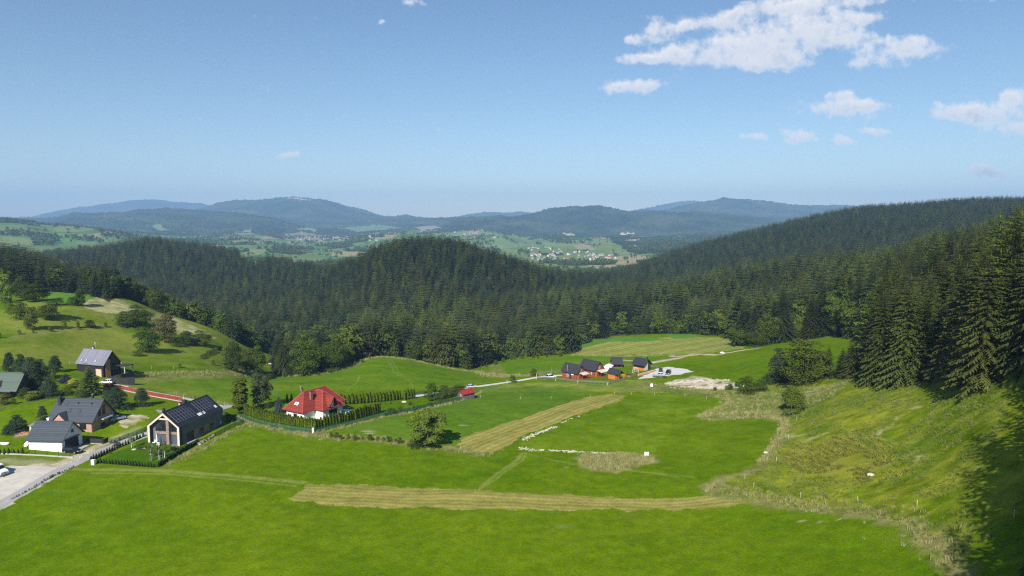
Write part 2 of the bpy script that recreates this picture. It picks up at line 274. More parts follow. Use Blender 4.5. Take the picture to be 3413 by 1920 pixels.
class MB:
    def __init__(s): s.v = []; s.f = []
    def add(s, vs, fs):
        o = len(s.v); s.v += [tuple(map(float, p)) for p in vs]; s.f += [tuple(i+o for i in f) for f in fs]; return s
    def box(s, x0, x1, y0, y1, z0, z1):
        return s.add([(x0, y0, z0), (x1, y0, z0), (x1, y1, z0), (x0, y1, z0), (x0, y0, z1), (x1, y0, z1), (x1, y1, z1), (x0, y1, z1)],
                     [(0, 3, 2, 1), (4, 5, 6, 7), (0, 1, 5, 4), (1, 2, 6, 5), (2, 3, 7, 6), (3, 0, 4, 7)])
    def prism(s, poly, a, b, axis=0):
        """extrude a 2D polygon along an axis: axis 0 -> poly is (y,z), 1 -> (x,z), 2 -> (x,y)"""
        def P(p, t): return {0: (t, p[0], p[1]), 1: (p[0], t, p[1]), 2: (p[0], p[1], t)}[axis]
        n = len(poly)
        return s.add([P(p, a) for p in poly]+[P(p, b) for p in poly], [tuple(range(n))[::-1], tuple(range(n, 2*n))]+[(i, (i+1) % n, n+(i+1) % n, n+i) for i in range(n)])
    def cyl(s, p0, p1, r0, r1=None, n=8):
        r1 = r0 if r1 is None else r1; p0 = Vector(p0); p1 = Vector(p1); d = (p1-p0).normalized()
        a = d.orthogonal().normalized(); b = d.cross(a); vs = []
        for p, r in ((p0, r0), (p1, r1)):
            for k in range(n): t = 2*math.pi*k/n; vs.append(p+a*(r*math.cos(t))+b*(r*math.sin(t)))
        return s.add(vs, [tuple(range(n))[::-1], tuple(range(n, 2*n))]+[(k, (k+1) % n, n+(k+1) % n, n+k) for k in range(n)])
    def slab(s, quad, t):
        """thick slab: quad (4 points) pushed along -normal by t"""
        q = [Vector(p) for p in quad]; n = (q[1]-q[0]).cross(q[3]-q[0]).normalized()*t
        return s.add(q+[p-n for p in q], [(0, 1, 2, 3), (7, 6, 5, 4), (0, 4, 5, 1), (1, 5, 6, 2), (2, 6, 7, 3), (3, 7, 4, 0)])
    def blob(s, c, r, n=8, m=5, seed=0, j=.2):
        R = random.Random(seed); vs = [(c[0], c[1], c[2]-r[2])]
        for i in range(1, m):
            ph = math.pi*i/m
            for k in range(n):
                t = 2*math.pi*k/n; w = 1+R.uniform(-j, j)
                vs.append((c[0]+r[0]*math.sin(ph)*math.cos(t)*w, c[1]+r[1]*math.sin(ph)*math.sin(t)*w, c[2]-r[2]*math.cos(ph)*w))
        vs.append((c[0], c[1], c[2]+r[2])); fs = [(0, 1+(k+1) % n, 1+k) for k in range(n)]
        for i in range(m-2):
            for k in range(n): a = 1+i*n+k; b = 1+i*n+(k+1) % n; fs.append((a, b, b+n, a+n))
        e = len(vs)-1; fs += [(e, 1+(m-2)*n+k, 1+(m-2)*n+(k+1) % n) for k in range(n)]
        return s.add(vs, fs)
    def obj(s, name, m, parent=None, smooth=False, bevel=0):
        me = bpy.data.meshes.new(name); me.from_pydata(s.v, [], s.f); me.materials.append(m)
        if bevel:
            bm = bmesh.new(); bm.from_mesh(me); bmesh.ops.bevel(bm, geom=bm.edges[:], offset=bevel, segments=2, affect='EDGES', clamp_overlap=True); bm.to_mesh(me); bm.free()
        if smooth: me.polygons.foreach_set('use_smooth', [True]*len(me.polygons))
        me.update(); o = bpy.data.objects.new(name, me); COL.objects.link(o)
        if parent is not None: o.parent = parent
        return o
def tag(o, label=None, cat=None, group=None, kind=None):
    if label: o['label'] = label
    if cat: o['category'] = cat
    if group: o['group'] = group
    if kind: o['kind'] = kind
    return o
def empty(name, loc, rz=0, label=None, cat=None, group=None):
    o = bpy.data.objects.new(name, None); COL.objects.link(o); o.location = loc; o.rotation_euler = (0, 0, rz); o.empty_display_size = .5
    return tag(o, label, cat, group)
KIDS = {}
def copy_tree(o, link=True):
    def rec(a, parent):
        c = a.copy()
        if link: COL.objects.link(c)
        if parent is not None: c.parent = parent
        for ch in KIDS.setdefault(a.name, [x for x in a.children]): rec(ch, c)
        return c
    return rec(o, None)
def big_mesh(name, verts, faces_quads=None, tris=None, mats=(), smooth=True):
    me = bpy.data.meshes.new(name); nv = len(verts); me.vertices.add(nv); me.vertices.foreach_set('co', np.asarray(verts, np.float32).ravel())
    idx = []; st = []; tot = []
    q = np.asarray(faces_quads if faces_quads is not None else np.zeros((0, 4)), np.int32); t = np.asarray(tris if tris is not None else np.zeros((0, 3)), np.int32)
    me.loops.add(q.size+t.size); me.loops.foreach_set('vertex_index', np.concatenate([q.ravel(), t.ravel()]).astype(np.int32))
    me.polygons.add(len(q)+len(t)); me.polygons.foreach_set('loop_start', np.concatenate([np.arange(len(q))*4, len(q)*4+np.arange(len(t))*3]).astype(np.int32))
    if smooth: me.polygons.foreach_set('use_smooth', np.ones(len(q)+len(t), bool))
    for m in mats: me.materials.append(m)
    me.update(calc_edges=True); me.validate(verbose=False)
    return me
def inpoly(x, y, poly):
    r = np.zeros(x.shape, bool); P = np.asarray(poly, float)
    m = (x >= P[:, 0].min()) & (x <= P[:, 0].max()) & (y >= P[:, 1].min()) & (y <= P[:, 1].max())
    i = np.nonzero(m)[0]
    if len(i) == 0: return r
    a = x[i]; b = y[i]; ins = np.zeros(len(i), bool); n = len(P)
    for k in range(n):
        x0, y0 = P[k]; x1, y1 = P[(k+1) % n]
        if y0 == y1: continue
        ins ^= ((y0 > b) != (y1 > b)) & (a < (x1-x0)*(b-y0)/(y1-y0)+x0)
    r[i] = ins; return r
def dline(x, y, pl, maxd):
    """distance to a polyline (only computed within maxd) and the running length"""
    P = np.asarray(pl, float); d = np.full(x.shape, 1e9)
    m = (x >= P[:, 0].min()-maxd) & (x <= P[:, 0].max()+maxd) & (y >= P[:, 1].min()-maxd) & (y <= P[:, 1].max()+maxd)
    i = np.nonzero(m)[0]
    if len(i) == 0: return d
    a = x[i]; b = y[i]; dd = np.full(len(i), 1e9)
    for k in range(len(P)-1):
        x0, y0 = P[k]; vx, vy = P[k+1]-P[k]; L = vx*vx+vy*vy+1e-9
        t = np.clip(((a-x0)*vx+(b-y0)*vy)/L, 0, 1); dd = np.minimum(dd, np.hypot(a-x0-t*vx, b-y0-t*vy))
    d[i] = dd; return d
def WP(pts, dens=1):
    """picture points -> world xy polyline, subdivided in the picture so that it follows the ground"""
    P = np.asarray(pts, float); out = [P[0]]
    for k in range(len(P)-1):
        n = max(1, int(np.hypot(*(P[k+1]-P[k]))/40*dens))
        for j in range(1, n+1): out.append(P[k]+(P[k+1]-P[k])*j/n)
    out = np.array(out); return G(out[:, 0], out[:, 1])[:, :2]
def smooth_pl(P, n=4):
    P = np.asarray(P, float)
    for _ in range(n):
        Q = [P[0]]
        for i in range(len(P)-1): Q += [P[i]*.75+P[i+1]*.25, P[i]*.25+P[i+1]*.75]
        Q.append(P[-1]); P = np.array(Q)
        if len(P) > 400: break
    return P
# ---------------------------------------------------------------- ground
def closed(pts): return WP(list(pts)+[pts[0]], 1)[:-1]
FIELD_EDGE = [(1560, 985), (1700, 990), (1790, 998), (1828, 1003), (1832, 1015), (1790, 1034), (1765, 1048), (1790, 1056), (1850, 1052), (1930, 1050), (1968, 1056), (1973, 1075), (1960, 1105), (1915, 1165), (1880, 1190), (1820, 1200), (1795, 1215), (1788, 1240), (1870, 1262), (1990, 1278), (2150, 1292), (2280, 1318), (2362, 1365), (2400, 1410), (2410, 1475)]
ROUGH = FIELD_EDGE+[(2900, 1475), (2900, 900), (2576, 880), (2400, 880), (2200, 935), (2130, 940), (2000, 950), (1900, 975), (1840, 985), (1700, 970), (1600, 955)]
HAY1 = [(722, 1254), (775, 1219), (900, 1219), (1100, 1229), (1300, 1239), (1500, 1249), (1650, 1253), (1760, 1248), (1830, 1250), (1880, 1258), (1850, 1272), (1760, 1281), (1600, 1283), (1400, 1283), (1200, 1281), (1000, 1275), (830, 1269), (740, 1263)]
HAY2 = [(1148, 1118), (1165, 1098), (1230, 1078), (1320, 1050), (1400, 1022), (1470, 1000), (1530, 991), (1575, 996), (1560, 1008), (1480, 1035), (1400, 1063), (1330, 1091), (1290, 1112), (1262, 1134), (1190, 1142), (1155, 1132)]
ISLAND = [(1455, 1152), (1480, 1143), (1560, 1141), (1620, 1145), (1642, 1148), (1646, 1160), (1600, 1172), (1540, 1183), (1500, 1183), (1470, 1172)]
YELLOW = [(1975, 1150), (2010, 1128), (2060, 1122), (2100, 1100), (2150, 1105), (2180, 1130), (2235, 1145), (2262, 1170), (2245, 1190), (2150, 1196), (2080, 1198), (2020, 1190), (1985, 1172)]
HAY3 = [(1438, 884), (1480, 864), (1560, 857), (1640, 850), (1700, 846), (1790, 848), (1832, 850), (1845, 866), (1878, 876), (1800, 886), (1740, 890), (1560, 892), (1470, 896)]
LAWN = [(247, 1163), (395, 1175), (500, 1110), (480, 1098), (410, 1108), (370, 1098), (300, 1135)]
STRAW = [(205, 762), (245, 742), (300, 755), (360, 778), (440, 800), (490, 822), (545, 850), (500, 858), (455, 845), (420, 812), (370, 800), (310, 790), (250, 785), (215, 775)]
SPOIL = [(1668, 966), (1700, 955), (1745, 948), (1790, 953), (1835, 957), (1862, 966), (1850, 976), (1800, 979), (1740, 977), (1700, 972)]
STRAWG = np.array
def ground_colour(x, y, z):
    n = len(x); U, V = proj(x, y, z)
    col = np.empty((n, 3)); n1 = fbm(x/9, y/9, 4); n2 = fbm(x/45+3, y/45+8, 4); n3 = fbm(x/1.6, y/1.6, 3); n4 = fbm(x/4.0+9, y/2.2, 3)
    jx = x+(fbm(x/3.1+40, y/3.1, 3)-.5)*3.2; jy = y+(fbm(x/3.1, y/3.1+70, 3)-.5)*3.2
    def L(a, b, t): t = np.clip(t, 0, 1)[:, None]; return np.array(a)*(1-t)+np.array(b)*t
    def paint(mask, c): col[mask] = c[mask] if c.ndim == 2 else c
    def blend(w, c):
        nonlocal col
        w = np.clip(w, 0, 1)[:, None]; col = col*(1-w)+c*w
    lush = L((.055, .122, .001), (.132, .190, .005), .5+(n1-.5)*.45+(n2-.5)*.8+(n4-.5)*.5)
    lush = lush*(.78+.44*n3)[:, None]
    dry = L((.25, .22, .085), (.14, .155, .04), .5+(n1-.5)*2.5); dry = dry*(.65+.7*n3)[:, None]
    col = lush.copy()
    # general tint by distance of the meadows beyond the road (a little yellower)
    left = L((.075, .140, .004), (.165, .195, .028), .45+(n2-.5)*3.0+(n1-.5)*1.6)*(.8+.4*n3)[:, None]
    blend(np.clip((-x-.30*y-6)/10, 0, 1)*np.clip((y-215)/25, 0, 1), left)
    # rough pasture on the right
    rough = L((.090, .146, .003), (.208, .226, .020), .50+(n1-.5)*1.3+(n2-.5)*1.2+(n4-.5)*1.8)*(.62+.76*n3)[:, None]
    R = closed(ROUGH); rm = inpoly(jx, jy, R); paint(rm, rough)
    mid = inpoly(jx, jy, closed([(1195, 985), (1560, 985), (1700, 990), (1830, 1003), (1700, 968), (1600, 955), (1410, 960), (1240, 968)])); paint(mid, L((.10, .165, .022), (.20, .235, .035), .5+(n1-.5)*2.6)*(.75+.5*n3)[:, None])
    up = inpoly(jx, jy, closed([(1560, 975), (1750, 965), (1850, 985), (1990, 985), (2130, 960), (2100, 1000), (1990, 1050), (1800, 1056), (1760, 1045), (1832, 1012), (1790, 1000)])); paint(up, L((.18, .19, .05), (.10, .145, .02), .5+(n1-.5)*3)*(.6+.8*n3)[:, None])
    ye = inpoly(jx, jy, closed(YELLOW)); blend(ye*np.clip(-.15+n1*1.5, 0, .8), L((.30, .27, .035), (.19, .20, .03), .5+(n3-.5)*2))
    for (u, v, w) in ((2335, 1020, 40), (2240, 1060, 30), (2215, 1092, 26), (2355, 935, 20), (2060, 1100, 28), (1990, 1098, 26), (2250, 1000, 30), (2300, 1150, 24), (2050, 985, 30)):
        c = G1(u, v); d = np.hypot(x-c[0], (y-c[1])*.8)/(w/F*c[1]); blend((d < 1.4)*np.clip(1.5-d, 0, 1)*np.clip((n4-.52)*6, 0, 1)*np.clip((n3-.45)*6,0,1)*.8, np.array((.33, .32, .20)))
    # field by field differences
    a1 = inpoly(jx, jy, closed([(1205, 978), (1410, 970), (1490, 985), (1440, 1010), (1330, 1045), (1180, 1090), (1140, 1120), (1020, 1105), (850, 1080), (960, 1058), (1040, 1045)])); blend(a1*.55, L((.065, .145, .014), (.095, .175, .022), n1*1.5-.2)*(.8+.4*n3)[:, None])
    a2 = inpoly(jx, jy, closed([(1300, 1125), (1420, 1063), (1560, 1005), (1700, 992), (1825, 1006), (1765, 1048), (1700, 1080), (1650, 1130), (1640, 1143), (1450, 1137), (1330, 1132)])); blend(a2*.6, L((.085, .155, .003), (.140, .205, .012), .5+(n1-.5)*2+(n4-.5))*(.8+.4*n3)[:, None])
    a3 = inpoly(jx, jy, closed([(350, 970), (400, 948), (700, 942), (880, 926), (960, 899), (1100, 905), (1265, 948), (1200, 968), (1150, 975), (860, 985), (650, 1010), (420, 985)])); blend(a3*.5, L((.070, .155, .006), (.125, .200, .014), .5+(n1-.5)*2)*(.82+.36*n3)[:, None])
    a4 = inpoly(jx, jy, closed([(1238, 915), (1440, 896), (1700, 890), (1745, 893), (1640, 915), (1520, 925), (1340, 940), (1262, 948)])); blend(a4*.6, L((.065, .150, .008), (.10, .185, .014), n1*1.5-.2)*(.85+.3*n3)[:, None])
    # mown, drying strips
    def hay(poly, ang, pitch, soft=1.0):
        Pq = closed(poly); m = inpoly(jx, jy, Pq); w_, v_ = np.linalg.eigh(np.cov((Pq-Pq.mean(0)).T)); nv_ = v_[:, 0]; t = x*nv_[0]+y*nv_[1]
        if ang is not None: t = x*math.cos(math.radians(ang))-y*math.sin(math.radians(ang))
        wv = .5+.5*np.sin((t+(n1-.5)*3)*2*math.pi/pitch); w2 = .5+.5*np.sin((t+(n2-.5)*5)*2*math.pi/(pitch*3.7)+1)
        return m, L((.160, .165, .030), (.37, .305, .10), .12+.55*wv*(.4+.9*n4)+.3*w2)*(.78+.44*n3)[:, None]
    for p, ang, pt in ((HAY1, None, 1.9), (HAY2, None, 2.3)):
        m, c = hay(p, ang, pt); blend(m*.86, c)
    m, c = hay(HAY3, 60, 4.5); c = c*np.array((.82, .98, .9)); blend(m*.9, c)
    for g in ([(1440, 882), (1490, 858), (1560, 848), (1650, 850), (1690, 855), (1600, 860), (1530, 860)], [(1672, 842), (1700, 838), (1740, 840), (1752, 850), (1700, 853)]):
        m = inpoly(jx, jy, closed(g)); paint(m, L((.070, .165, .022), (.10, .20, .03), n1*1.4-.2))
    m = inpoly(jx, jy, closed(STRAW)); blend(m*np.clip(.2+n1*1.5, 0, 1), L((.36, .33, .17), (.20, .21, .08), .5+(n4-.5)*3))
    m = inpoly(jx, jy, closed([(100, 735), (150, 712), (215, 730), (255, 745), (215, 760), (160, 770), (120, 765)])); paint(m, L((.07, .17, .02), (.11, .21, .03), n1*1.4-.2))
    m = inpoly(jx, jy, closed(LAWN)); paint(m, np.array((.050, .112, .004))*(.85+.3*n3)[:, None])
    # dry margins, (polyline, half width m, strength)
    for pl, w, s in ((FIELD_EDGE[3:], 1.7, .85), ([(1788, 1222), (1850, 1238), (2000, 1262), (2160, 1285), (2290, 1320), (2380, 1380), (2410, 1449)], 2.6, .45), (ISLAND+[ISLAND[0]], 1.5, .8),
                     ([(597, 1050), (640, 1068), (700, 1080), (783, 1096), (850, 1101), (930, 1104), (1010, 1116), (1080, 1124), (1165, 1133), (1215, 1143)], 2.0, .75), ([(786, 1094), (850, 1080), (960, 1052), (1050, 1036), (1180, 1002), (1215, 985)], 1.0, .65),
                     ([(355, 944), (420, 940), (520, 938), (620, 940), (720, 944), (800, 942), (870, 926), (905, 908), (960, 898), (1040, 906), (1094, 918), (1150, 930), (1200, 935), (1250, 946), (1340, 944)], 3.2, .75),
                     ([(365, 958), (430, 950), (560, 946)], 3.5, .7), ([(1205, 925), (1240, 918), (1250, 935), (1265, 950)], 3.0, .7), ([(1440, 893), (1560, 896), (1700, 893)], 2.2, .55), ([(1765, 1046), (1850, 1040), (1980, 1038)], 2.6, .8),
                     ([(1265, 950), (1340, 943), (1410, 935)], 2.5, .6), ([(425, 1170), (500, 1130), (560, 1098), (610, 1076)], 1.6, .5), ([(1560, 985), (1620, 965), (1700, 975), (1850, 985)], 5.0, .4),
                     ([(0, 860), (60, 845), (160, 830), (300, 823), (420, 823)], 2.5, .4), ([(1140, 970), (1200, 967), (1280, 955)], 1.2, .6), ([(430, 988), (520, 1008), (580, 1020)], 1.6, .7), ([(265, 800), (330, 795)], 4, .5), ([(0, 1150), (120, 1165), (230, 1130)], 4.0, .35)):
        wpl = WP(pl); d = dline(jx, jy, wpl, w*2.5); blend(np.clip(1.35-d/w, 0, 1)*s*np.clip(.35+n3*1.3, 0, 1), dry)
    # wheel tracks and worn grass
    for pl, w, s in (([(150, 1180), (300, 1182), (420, 1184), (600, 1198), (760, 1214)], 1.1, .6), ([(230, 1190), (420, 1192), (560, 1204), (740, 1222)], .5, .5), ([(1315, 1140), (1290, 1165), (1240, 1195), (1210, 1232)], .6, .5), ([(1325, 1140), (1310, 1160), (1258, 1192), (1228, 1220)], .4, .4),
                     ([(1320, 1138), (1400, 1160), (1500, 1172), (1700, 1200)], .45, .35), ([(975, 905), (990, 935), (1030, 960), (1040, 975)], .4, .35), ([(985, 905), (1000, 935), (1043, 962)], .35, .35), ([(870, 985), (900, 960), (905, 945)], .4, .4), ([(1740, 1200), (1650, 1190), (1560, 1180), (1440, 1168)], .5, .3)):
        d = dline(x+(n1-.5)*1.5, y, WP(pl), w*3); blend(np.clip(1.4-d/w, 0, 1)*s*(.5+n3*.8), np.array((.25, .26, .07)))
    # stony earth
    sand = L((.50, .44, .33), (.36, .30, .21), .5+(n1-.5)*2+(n3-.5)*1.5)
    m = inpoly(jx, jy, closed(SPOIL)); blend(m*np.clip(.6+(n4-.35)*4, 0, 1), sand)
    for pl, w, s in (([(1560, 905), (1640, 912), (1700, 902), (1745, 890), (1800, 893), (1850, 884), (1905, 876)], 1.1, .85), ([(1640, 912), (1700, 902)], 2.2, .9), ([(1690, 896), (1748, 893)], 1.6, .9),
                     ([(1740, 946), (1765, 950), (1790, 958)], .9, .7), ([(0, 1160), (60, 1163), (150, 1166), (200, 1150), (250, 1122), (300, 1096), (340, 1084)], 1.6, .35), ([(215, 1140), (300, 1096)], 1.0, .8), ([(150, 1170), (215, 1140)], 1.2, .8)):
        d = dline(jx, jy, WP(pl), w*3); blend(np.clip(1.5-d/w, 0, 1)*s, sand*np.array((1.08, 1.08, 1.05)))
    for pl in ([(298, 1062), (310, 1045), (370, 1042), (372, 1052), (345, 1070), (305, 1078)], [(-10, 1183), (40, 1168), (150, 1167), (176, 1178), (120, 1215), (40, 1262), (-10, 1290)], [(390, 1030), (420, 1028), (400, 1050)]):
        m = inpoly(jx, jy, closed(pl)); blend(m*np.clip(.45+(n4-.4)*5, 0, 1), sand)
    for (u, v, w) in ((2015, 1311, 14), (2063, 1313, 9), (2110, 1307, 8), (1905, 1228, 8), (1165, 1070, 14), (925, 1085, 20), (730, 960, 9), (1425, 1175, 8), (930, 1090, 16), (1420, 1325, 30)):
        c = G1(u, v); d = np.hypot(x-c[0], (y-c[1])*2.2)/(w/F*c[1]); blend(np.clip(1.3-d, 0, 1)*(.4+n3)*(.25 if w == 30 else 1), np.array((.34, .29, .17)))
    # under the woods
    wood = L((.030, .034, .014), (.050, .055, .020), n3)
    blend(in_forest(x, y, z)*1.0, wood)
    # the far valley: a patchwork of meadows, stubble and woods
    far = np.clip((y-1500)/100, 0, 1)*(1-in_forest(x, y, z))
    if (far > 0).any():
        cx = x/230+.6*fbm(x/400, y/400, 2)*2; cy = y/330
        cell = hash2(np.floor(cx+.35*np.floor(cy)).astype(int), np.floor(cy).astype(int)); cell2 = hash2(np.floor(cx*1.9+3).astype(int), np.floor(cy*.8+1).astype(int))
        f = L((.095, .17, .045), (.17, .20, .075), cell); f = np.where((cell2 > .84)[:, None], np.array((.27, .23, .12)), f); f = np.where((cell2 < .18)[:, None], np.array((.07, .16, .04)), f)
        f = f*(.85+.3*fbm(x/60, y/60, 3))[:, None]
        clump = fbm(x/150+5, y/260, 5)
        f = np.where((clump > .585)[:, None] & (y > 1450)[:, None], np.array((.030, .052, .020))*(.6+.8*fbm(x/18, y/18, 2))[:, None], f)
        dark = L((.018, .036, .016), (.060, .078, .034), fbm(x/260, y/260, 5)*2.4-.8)*(.75+.5*fbm(x/35, y/35, 3))[:, None]
        Vt = np.interp(U, [-900, 0, 110, 180, 260, 330, 420, 520, 600, 690, 760, 830, 900, 1000, 1060, 1110, 1160, 1230, 1290, 1340, 1420, 1500, 1560, 1640, 1720, 2576, 3600],
                          [540, 545, 566, 572, 580, 582, 590, 598, 590, 600, 602, 596, 592, 584, 578, 583, 590, 588, 592, 608, 612, 605, 600, 606, 615, 620, 600])
        mts = ((V < Vt+(fbm(x/120, y/120, 3)-.5)*10) & (y > 5200)) | ((V < np.interp(U, [1490, 1535, 1570, 1640, 1700], [560, 603, 626, 640, 650])+(fbm(x/90, y/120, 3)-.5)*14) & (U > 1490) & (y > 2450) & (fbm(x/130+7, y/200, 3) < .66))
        f = np.where(mts[:, None], dark, f)
        for g, cc in (([(545, 597), (630, 577), (634, 583), (628, 592), (640, 605), (690, 612), (600, 612)], (.17, .20, .10)), ([(705, 590), (760, 584), (820, 597), (790, 606), (720, 604)], (.19, .20, .11)), ([(740, 577), (770, 573), (800, 580), (790, 585)], (.20, .24, .13)),
                      ([(1120, 590), (1170, 580), (1210, 578), (1240, 588), (1290, 605), (1330, 618), (1240, 630), (1170, 612)], (.15, .22, .09)), ([(1178, 582), (1205, 577), (1218, 580), (1195, 590), (1180, 592)], (.30, .24, .15)),
                      ([(1335, 618), (1370, 610), (1440, 603), (1500, 601), (1530, 607), (1480, 612), (1420, 622)], (.15, .21, .09)), ([(1400, 590), (1420, 588), (1445, 590), (1445, 594)], (.36, .30, .2)), ([(1560, 588), (1595, 588), (1595, 592), (1562, 592)], (.5, .42, .3)),
                      ([(1570, 604), (1610, 600), (1605, 606)], (.36, .32, .2)), ([(720, 500), (748, 497), (785, 505), (765, 504), (735, 501)], (.36, .28, .24)), ([(850, 575), (960, 566), (1010, 574), (900, 586)], (.13, .2, .08)), ([(1040, 572), (1090, 568), (1115, 576), (1060, 580)], (.25, .24, .17)),
                      ([(380, 567), (405, 563), (407, 575), (440, 583), (400, 584)], (.15, .2, .08)), ([(0, 582), (60, 585), (160, 592), (250, 600), (180, 612), (0, 606)], (.09, .19, .06)), ([(190, 612), (300, 586), (400, 592), (380, 600), (250, 622)], (.12, .19, .07)),
                      ([(130, 583), (200, 583), (240, 578), (230, 573), (140, 572)], (.16, .2, .08)), ([(215, 592), (270, 582), (300, 585), (290, 592), (240, 597)], (.27, .22, .13))):
            m = inpoly(U, V, g) & (y > 2500); f = np.where(m[:, None], np.array(cc)*(.85+.3*fbm(x/80, y/80, 3))[:, None], f)
        col = col*(1-far[:, None])+f*far[:, None]
        dk = far*(y > 5200)*(f.sum(1) < .16)
    else: dk = np.zeros(n)
    return np.clip(col, 0, 1), dk
# where the woods stand: front edges in the picture, nearest first
FEDGE = [(-900, 560), (-700, 480), (-300, 420), (0, 365), (60, 392), (110, 415), (150, 418), (200, 412), (235, 385), (262, 372), (300, 400), (380, 408), (440, 410), (500, 415), (545, 400), (560, 372), (600, 395), (650, 445), (700, 450)]
def in_forest(x, y, z):
    q = x/y; uu = CU+q*F*CP
    E = np.array([e[:2] for e in FE]); ye = np.interp(uu, E[:, 0], E[:, 1])
    jag = (fbm(uu/14.0, y/30.0, 2)-.5)*14
    m = (y > ye+jag) & (y < np.interp(uu, [0, 800, 900, 1450, 1560, 1700, 1850], [1420, 1250, 1100, 1150, 1350, 1700, 1800]))
    for c in CLEARP: m &= ~inpoly(x, y, c)
    return m.astype(float)
def _fe():
    px = [(702, 945), (760, 941), (830, 932), (880, 915), (920, 900), (1000, 897), (1060, 908), (1100, 918), (1180, 928), (1225, 915), (1270, 903), (1340, 897), (1400, 892), (1440, 888), (1475, 862), (1540, 846), (1600, 842), (1660, 840), (1700, 838), (1780, 843), (1830, 846), (1862, 868), (1925, 868), (2000, 855), (2080, 846), (2150, 846)]
    e = [(u, G1(u, v)[1]) for u, v in px]
    left = [(-1200, 420), (-500, 395), (0, 365), (60, 390), (120, 400), (200, 400), (240, 378), (275, 368), (310, 400), (380, 420), (460, 420), (520, 418), (560, 400), (600, 410), (660, 430)]
    right = [(2198, 300), (2206, 212), (2250, 202), (2330, 190), (2400, 182), (2440, 162), (2500, 154), (2576, 146), (2650, 140), (2735, 128), (2760, 50), (2790, 30), (3000, 14), (9000, 5)]
    return left+e+right
FE = _fe()
CLEARP = [WP([(600, 640), (640, 638), (700, 650), (705, 664), (660, 672), (605, 662)]), WP([(660, 884), (700, 880), (740, 884), (735, 912), (690, 915), (665, 905)])]
def build_ground():
    qn = np.concatenate([np.linspace(-1.09, -1.02, 4), np.linspace(-1.0, 1.0, 1350), np.linspace(1.02, 1.09, 4)])
    ly = np.concatenate([np.linspace(math.log(8), math.log(74), 30), np.linspace(math.log(75), math.log(455), 620), np.linspace(math.log(458), math.log(1500), 130), np.linspace(math.log(1510), math.log(17000), 470), np.linspace(math.log(17100), math.log(17400), 3)])
    Q, LY = np.meshgrid(qn, ly); Y = np.exp(LY).ravel(); X = Q.ravel()*Y; Z = H(X, Y)
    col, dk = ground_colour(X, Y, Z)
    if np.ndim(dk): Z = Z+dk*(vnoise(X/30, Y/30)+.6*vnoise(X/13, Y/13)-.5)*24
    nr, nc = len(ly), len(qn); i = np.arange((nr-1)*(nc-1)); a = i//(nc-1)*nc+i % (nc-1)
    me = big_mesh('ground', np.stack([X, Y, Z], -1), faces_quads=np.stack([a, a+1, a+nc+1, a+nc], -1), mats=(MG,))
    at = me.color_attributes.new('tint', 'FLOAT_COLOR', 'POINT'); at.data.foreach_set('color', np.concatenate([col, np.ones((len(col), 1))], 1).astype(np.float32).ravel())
    o = bpy.data.objects.new('ground', me); COL.objects.link(o); tag(o, 'hilly ground of meadows, mown strips and wooded slopes reaching to the mountains', kind='structure')
    return o
def ground_material():
    m = bpy.data.materials.new('ground'); m.use_nodes = True; nt = m.node_tree; b = nt.nodes['Principled BSDF']; b.inputs['Roughness'].default_value = .9; b.inputs['Specular IOR Level'].default_value = .0
    at = nn(nt, 'ShaderNodeAttribute', attribute_name='tint'); tc = nn(nt, 'ShaderNodeTexCoord')
    n = nn(nt, 'ShaderNodeTexNoise'); n.inputs['Scale'].default_value = 2.2; n.inputs['Detail'].default_value = 6; n.inputs['Roughness'].default_value = .72; lk(nt, tc.outputs['Object'], n.inputs['Vector'])
    n2 = nn(nt, 'ShaderNodeTexNoise'); n2.inputs['Scale'].default_value = .22; n2.inputs['Detail'].default_value = 4; lk(nt, tc.outputs['Object'], n2.inputs['Vector'])
    v = mth(nt, 'ADD', mth(nt, 'MULTIPLY_ADD', n.outputs[0], 1.5, .25), mth(nt, 'MULTIPLY_ADD', n2.outputs[0], .22, -.11))
    hs = nn(nt, 'ShaderNodeHueSaturation'); lk(nt, at.outputs['Color'], hs.inputs['Color']); lk(nt, v, hs.inputs['Value']); lk(nt, hs.outputs[0], b.inputs['Base Color'])
    bp = nn(nt, 'ShaderNodeBump'); bp.inputs['Strength'].default_value = .55; bp.inputs['Distance'].default_value = .22; lk(nt, n.outputs[0], bp.inputs['Height']); lk(nt, bp.outputs[0], b.inputs['Normal'])
    return m
MG = ground_material()
build_ground()

# ---------------------------------------------------------------- air
hz = MB().box(-19000, 19000, -900, 17600, -400, 800).obj('haze', bpy.data.materials.new('haze')); hz['kind'] = 'stuff'; hz['label'] = 'thin blue summer haze filling the air over the valley'
def _haze():
    m = hz.data.materials[0]; m.use_nodes = True; nt = m.node_tree; nt.nodes.clear(); o = nn(nt, 'ShaderNodeOutputMaterial'); v = nn(nt, 'ShaderNodeVolumePrincipled')
    v.inputs['Color'].default_value = (.37, .63, 1.0, 1); v.inputs['Density'].default_value = HAZE; v.inputs['Anisotropy'].default_value = 0.0; lk(nt, v.outputs[0], o.inputs['Volume'])
HAZE = 8.8e-5
_haze()
